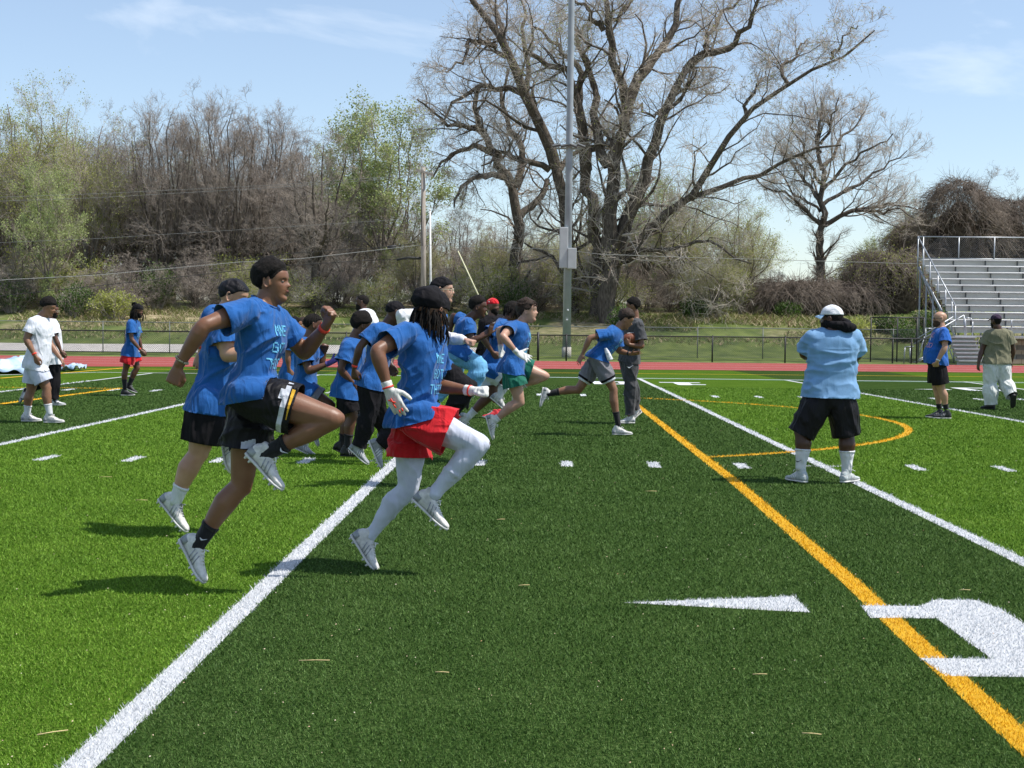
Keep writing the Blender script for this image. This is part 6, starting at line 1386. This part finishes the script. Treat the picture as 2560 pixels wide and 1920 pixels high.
decal(P11['bvh'], ring, cc, l_, P11['up'], f_, 'emblem_ring', WHT, o_); decal(P11['bvh'], cells_box(-.05, .05, -.05, .045, 4, 4), cc, l_, P11['up'], f_, 'emblem_face', mat('emblem_brown', (.22, .08, .06), .7, (.6, .5, .5), 30), o_)
decal(P11['bvh'], cells_box(.12, .18, .115, .125, 3, 1), cc, l_, P11['up'], f_, 'small_mark', WHT, o_)
person('runner with short black locks, blue shirt and white shorts, left of the green shorts runner', 17.0, 'Z',
    dict(hd=(1335, 335), nk=(1215, 480), sR=(1085, 630, -.17), eR=(705, 835, -.26), wR=(915, 1160, -.2), sL=(1180, 600, .17), eL=(1250, 900, .25), wL=(1300, 1000, .1), hR=(850, 1500, -.1), hL=(880, 1500, .1), kR=(1250, 1760, -.1), aR=(1060, 2090, -.1), tR=(1130, 2200, -.1), kL=(500, 1080, .05, 'F'), aL=(285, 1285, .05, 'F'), tL=(270, 1390, .05, 'F')),
    sk='dark', head=dict(yaw=30, pitch=-24, gear=[('dreads', dict(n=90, L=.10, arc=(.2, 6.1), z=.12, r=.007)), ('afro', dict(th=.016, noise=.008))]), shorts=(WSH, .7, .035), socks=(clm('sock_white', (.72, .73, .74)), .15), shoe=(shw, sol, lacem), shirt=(BLUE, .026), hands=dict(R=('half', (1000, 1270, -.18), (-.3, -.9, 0)), L=('half', (1340, 1060, .1), (0, .9, .2))), seed=13, group=GS, vox=.008)
P13 = person('light-skinned runner in green shorts and spread white glove, dark hair swept back', 14.9, 'F',
    dict(hd=(790, 385), nk=(735, 470), sR=(655, 530, -.17), eR=(585, 600, -.38), wR=(705, 735, -.36), sL=(700, 520, .17), eL=(560, 545, .30), wL=(570, 700, .32), hR=(655, 855, -.1), hL=(690, 850, .1),
         kR=(728, 1145, -.1), aR=(515, 1300, -.1), tR=(512, 1470, -.1), kL=(935, 930, .1), aL=(735, 1010, .14), tL=(690, 1130, .14)),
    sk='fair', head=dict(yaw=-6, pitch=0, gear=[('swept',)]), shorts=(GRN, .55, .04), socks=(clm('sock_white', (.72, .73, .74)), .06), shoe=(shw, sol, lacem), shirt=(BLUE, .024, 'text', .1), hands=dict(R=('spread', (800, 785, -.36), (0, -.8, .6)), L=('half', (572, 820, .32), (-.8, .3, 0))), gloves=(glw, glw), bandL=bandr, seed=14, group=GS, vox=.0072, lim=.93, girth=.9, sleeve=.5)
# sprinter ahead of the pack
P14 = person('sprinter in grey shorts farthest ahead, reaching one open hand forward', 18.85, 'G',
    dict(hd=(1045, 385), nk=(975, 470), sR=(880, 530, -.17), eR=(690, 570, -.22), wR=(618, 728, -.2), sL=(975, 560, .17), eL=(970, 700, .2), wL=(1090, 728, .1), hR=(765, 775, -.1), hL=(775, 775, .1),
         kR=(925, 1085, -.1), aR=(968, 1420, -.1), tR=(1130, 1520, -.1), kL=(575, 1085, .1), aL=(270, 1125, .1), tL=(195, 1270, .1)),
    sk='mid', head=dict(yaw=-2, pitch=-30, gear=[('afro', dict(m=hairb, th=.022, top=.02)), ('fade',)]), shorts=(GRY, .62, .022), socks=(clm('sock_black', (.02, .02, .022)), .16), shoe=(shw, sol, lacem), shirt=(BLUE, .022, 'text', .1), tilt=.3, hem=-.04, hands=dict(R=('spread', (585, 800, -.2), (-.6, -.6, .2)), L=('spread', (1220, 715, .05), (.2, .5, .8))), bandL=mat('band_black', (.02, .02, .02), .5), seed=15, group=GS, vox=.0078, flat='R', lim=.96)
mb = MB(); c_ = V3(AT(1300+850/3.95, 700+700/3.95, 18.68))-P14['orig']
mb.tube([c_+np.array([-.01, 0, .04]), c_+np.array([.02, -.01, -.03]), c_+np.array([.06, -.01, -.12])], [.022, .035, .040], 10); V, Q, E = remesh(mb, .006); V = V+normals(V, Q)*(.02*(fbm(V*28, 2)-.5))[:, None]; link('waist_towel', newmesh('waist_towel', V, Q, WHT), P14['root'])
for s_, sg in (('R', -1), ('L', 1)):   # black bands with a white edge at the shorts' hems
    Jg = dict(hR=(765, 775, -.1), hL=(775, 775, .1), kR=(925, 1085, -.1), kL=(575, 1085, .1)); h_ = V3(AT(1300+Jg['h'+s_][0]/3.95, 700+Jg['h'+s_][1]/3.95, 18.85+Jg['h'+s_][2]))-P14['orig']; k_ = V3(AT(1300+Jg['k'+s_][0]/3.95, 700+Jg['k'+s_][1]/3.95, 18.85+Jg['k'+s_][2]))-P14['orig']; d = k_-h_
    mb = MB(); mb.tube([h_+d*.60, h_+d*.68], [.108, .106], 20); mb.build('hem_band', BLK, P14['root']); mb = MB(); mb.tube([h_+d*.67, h_+d*.74], [.098, .092], 20); mb.build('hem_edge', WHT, P14['root'])
P15 = person('man in charcoal shirt and dark grey trousers holding a football at his chest', 21.1, 'G',
    dict(hd=(1115, 255), nk=(1145, 375), sL=(1175, 450, -.17), eL=(1205, 655, -.22), wL=(1075, 640, -.26), sR=(1075, 440, .17), eR=(1040, 640, .2), wR=(1060, 620, .0), hL=(1090, 775, -.1), hR=(1060, 775, .1), kL=(1085, 1020, -.1), aL=(1085, 1340, -.08), tL=(1005, 1410, -.12), kR=(1090, 1000, .1), aR=(1140, 1290, .12), tR=(1100, 1350, .08)),
    sk='brown', head=dict(yaw=168, pitch=-8, gear=[('afro', dict(th=.018, top=.012)), ('fade',)]), pants=(CHA, .030), shoe=(shw, sol, lacem), shirt=(CHA, .030), hem=-.10, hands=dict(L=('hold', (1030, 575, -.22), (-.2, -.85, -.5)), R=('hold', (1050, 560, .0), (-.3, .8, 0))), seed=16, vox=.0085, flat='L', sleeve=.7)
tick(1300+1090/3.95, 700+855/3.95, 20.86, .10, WHT, P15, rot=.15)
# the football
fb = mat('football_leather', (.22, .065, .03), .4, (.17, .05, .024), 20, bump=.5, bscale=400); p = AT(1300+1092/3.95, 700+575/3.95, 20.93); t = thing('football', 'brown leather football with white laces held against a charcoal shirt', 'football', (p.x, p.y, p.z)); M_ = np.array(Matrix.Rotation(-.15, 3, 'Y') @ Matrix.Rotation(.25, 3, 'Z'))
mb = MB(); xs_ = np.linspace(-.14, .14, 17); mb.loft([(M_ @ np.array([x, 0, 0]), M_[:, 1], M_[:, 2], max(.004, .086*(1-(x/.142)**2)**.75), max(.004, .086*(1-(x/.142)**2)**.75), max(.004, .086*(1-(x/.142)**2)**.75), 2) for x in xs_], 20); mb.build('ball', fb, t)
mb = MB(); mb.tube([M_ @ np.array([x, -.03, .081-abs(x)*.08]) for x in (-.05, 0, .05)], .003, 6)
for x in np.linspace(-.045, .045, 7): mb.tube([M_ @ np.array([x, -.045, .073]), M_ @ np.array([x, -.015, .087])], .0025, 6)
mb.build('laces', lacem, t)
# coach in light blue
P16 = person('heavy man in light blue shirt and white cap seen from behind, arms folded', 13.3, 'H',
    dict(hd=(572, 248), nk=(585, 330), sL=(420, 400, .0), eL=(352, 525, .16), wL=(480, 560, .40), sR=(750, 400, .0), eR=(775, 540, .16), wR=(640, 560, .40), hL=(480, 880, 0), hR=(640, 880, 0), kL=(335, 1150, .02), aL=(325, 1430, .0), tL=(248, 1535, .12), kR=(690, 1160, .02), aR=(692, 1440, .02), tR=(775, 1530, .16)),
    sk='deep', head=dict(yaw=150, pitch=0, gear=[('fade',), ('cap', dict(m=WHT, dir=1, bm=clm('brim_blue', (.35, .55, .75)))), ('beard', dict(th=.012))]), hs=1.02, shirt=(SKY, .02), shorts=(BLKS, 1.06, .035), socks=(clm('sock_white', (.72, .73, .74)), .17), shoe=(mat('shoe_mesh', (.55, .55, .53), .6, (.38, .45, .46), 60), sol, lacem, .90), flat='RL',
    hands=dict(L=('half', (560, 560, .42), (0, 1, .1)), R=('half', (560, 540, .42), (0, 1, .1))), seed=17, vox=.0068, girth=1.28, belly=.07, lim=1.28, sleeve=.72, wr=1.0, hem=.01, fold=(.05, .1, 1))
nkp = V3(AT(1900+600/3.191, 720+285/3.191, 13.3))-P16['orig']; mb = MB()
a = np.linspace(0, 2*np.pi, 17); mb.tube([nkp+np.array([.105*math.cos(q)+.02, .095*math.sin(q), .01-.03*math.sin(q)*-1+.012*math.cos(q)*-1]) for q in a], .036, 12); mb.ball(nkp+np.array([.10, -.09, -.035]), np.array([.085, .045, .05]), 14); mb.ball(nkp+np.array([.02, -.10, -.01]), np.array([.09, .035, .04]), 14)
V, Q, E = remesh(mb, .007); V = smooth(V, E, 5); V = V+normals(V, Q)*(.012*(fbm(V*20, 2)-.5))[:, None]; link('neck_cloth', newmesh('neck_cloth', V, Q, BLK), P16['root'])
tick(1900+310/3.191, 720+1380/3.191, 13.18, .06, BLK, P16)
# bald man
P17 = person('bald bearded man in sunglasses, royal blue shirt and black shorts, hand in pocket', 23.2, 'I',
    dict(hd=(415, 755), nk=(430, 830), sL=(452, 865, -.23), eL=(455, 985, -.36), wL=(392, 1098, -.34), sR=(410, 870, .19), eR=(400, 980, .24), wR=(370, 1080, .2), hL=(390, 1105, -.11), hR=(385, 1105, .11), kL=(425, 1320, -.10), aL=(462, 1462, -.1), tL=(395, 1535, -.1), kR=(385, 1310, .1), aR=(408, 1458, .1), tR=(315, 1520, .1)),
    sk='tan', head=dict(yaw=176, pitch=2, gear=[('beard', dict(th=.015, m=mat('beard_brown', (.085, .05, .032), .9, (.03, .018, .012), 80))), ('sunglasses',)]), hs=1.06, shirt=(clm('blue_tee', (.016, .11, .42)), .028), shorts=(BLK, .80, .04), socks=(clm('sock_black', (.02, .02, .022)), .05), shoe=(shk, sol, laceg, 1.05), flat='RL', hands=dict(L=('half', (384, 1135, -.28), (0, -1, 0)), R=('half', (365, 1120, .2), (0, 1, 0))), seed=18, vox=.0085, girth=1.15, belly=.085, lim=1.12, sleeve=.70, bandL=mat('band_white', (.7, .7, .7), .5), hem=-.06)
l_, f_ = P17['fr'](.6); pk = mat('print_pink', (.62, .30, .36), .6)
decal(P17['bvh'], text_cells(['TED'], .011, .011, .011, .03), P17['hip']+P17['up']*.30-l_*.0, l_, P17['up'], nrm(f_+l_*.55), 'lettering', pk, P17['shirt'][0]); decal(P17['bvh'], text_cells(['ME'], .013, .011, .012, .03), P17['hip']+P17['up']*.47, l_, P17['up'], nrm(f_+l_*.55), 'lettering', pk, P17['shirt'][0])
decal(P17['bvh'], cells_box(-.02, .0, .34, .42, 1, 5), P17['hip'], l_, P17['up'], nrm(f_+l_*.55), 'print_stroke', WHT, P17['shirt'][0])
person('broad man in olive shirt, white trousers and dark cap walking away', 25.9, 'I',
    dict(hd=(862, 775), nk=(880, 835), sL=(795, 880, .02), eL=(748, 1010, .03), wL=(722, 1105, -.02), sR=(968, 880, -.02), eR=(998, 1000, .0), wR=(985, 1095, .05), hL=(830, 1110, 0), hR=(910, 1110, 0), kL=(815, 1290, .0), aL=(822, 1445, .0), tL=(770, 1475, .1), kR=(935, 1275, .0), aR=(990, 1375, -.18), tR=(992, 1475, -.10)),
    sk='deep', head=dict(yaw=118, gear=[('fade',), ('cap', dict(m=clm('cap_purple', (.045, .025, .055)), dir=1)), ('beard', dict(th=.010))]), hs=1.04, shirt=(OLV, .025), pants=(CRM, .055), shoe=(shk, solk, laceg), hands=dict(L=('relax', (715, 1175, -.02), (-1, -.2, 0)), R=('relax', (988, 1160, .05), (1, -.2, 0))), seed=19, vox=.009, girth=1.25, belly=.06, lim=1.15, sleeve=.62, flat='L', hem=-.02)
person('big curly-haired man in white shirt and white shorts walking at the left', 20.0, 'K',
    dict(hd=(478, 268), nk=(410, 355), sR=(320, 420, -.19), eR=(258, 585, -.24), wR=(348, 748, -.24), sL=(455, 440, .19), eL=(500, 640, .2), wL=(598, 772, .12), hR=(345, 830, -.11), hL=(345, 830, .11), kR=(462, 1070, -.1), aR=(490, 1315, -.1), tR=(645, 1375, -.1), kL=(305, 1090, .1), aL=(268, 1330, .1), tL=(410, 1395, .1)),
    sk='mid', head=dict(yaw=-6, pitch=-16, gear=[('afro', dict(th=.030, top=.02, noise=.012, front=.168, back=.10))]), shirt=(WSH, .016), shorts=(LEG, .74, .035), socks=(clm('sock_white', (.72, .73, .74)), .13), shoe=(shw, sol, lacem), flat='RL', hands=dict(R=('relax', (368, 830, -.24), (-.3, -.9, 0)), L=('relax', (640, 840, .12), (.3, .3, .8))), seed=20, vox=.0085, girth=1.22, belly=.07, lim=1.12, bandR=bandr, hem=-.10, wr=.45)
person('man in white shirt and black trousers hidden behind the curly-haired man', 24.0, 'K',
    dict(hd=(520, 300), nk=(500, 380), sR=(495, 440, -.18), eR=(560, 600, -.2), wR=(600, 700, -.2), sL=(530, 430, .18), eL=(560, 600, .2), wL=(600, 680, .2), hR=(520, 770, -.1), hL=(515, 770, .1), kR=(540, 980, -.1), aR=(535, 1180, -.1), tR=(655, 1225, -.1), kL=(430, 980, .1), aL=(270, 1120, .1), tL=(215, 1190, .1)),
    sk='dark', head=dict(yaw=-4, pitch=-8, gear=[('afro', dict(th=.012)), ('glasses',), ('beard', dict(th=.008))]), shirt=(WHT, .03), pants=(BLK, .028), shoe=(mat('shoe_bw', (.6, .6, .6), .5, (.05, .05, .05), 14, lo=.48, hi=.52), sol, laceg), hands=dict(R=('relax', (622, 750, -.2), (-.2, -.9, 0)), L=('relax', (620, 740, .2), (0, .9, 0))), seed=21, vox=.009, girth=1.1, belly=.04, flat='R')
P21 = person('player in knotted beanie with long locks, blue shirt and red shorts, walking at the left', 27.4, 'K',
    dict(hd=(1362, 305), nk=(1325, 385), sR=(1288, 430, -.18), eR=(1300, 585, -.22), wR=(1390, 695, -.2), sL=(1345, 430, .18), eL=(1370, 580, .2), wL=(1400, 680, .2), hR=(1285, 700, -.1), hL=(1295, 700, .1), kR=(1240, 880, -.1), aR=(1232, 1065, -.1), tR=(1320, 1125, -.1), kL=(1355, 870, .1), aL=(1275, 1040, .1), tL=(1365, 1115, .1)),
    sk='dark', head=dict(yaw=-20, pitch=-8, gear=[('beanie', dict(back=.02, top=.02, tail=1)), ('dreads', dict(n=60, L=.22, arc=(1.0, 5.2), z=.09, r=.008)), ('beard', dict(th=.008))]), shirt=(BLUE, .03, 'text', .2), shorts=(RED, .68, .045), socks=(clm('sock_black', (.02, .02, .022)), .16), shoe=(shk, sol, laceg), hands=dict(R=('relax', (1428, 755, -.2), (-.2, -.9, 0)), L=('relax', (1430, 745, .2), (0, .9, 0))), seed=22, vox=.0095, flat='R', bandR=bandr)
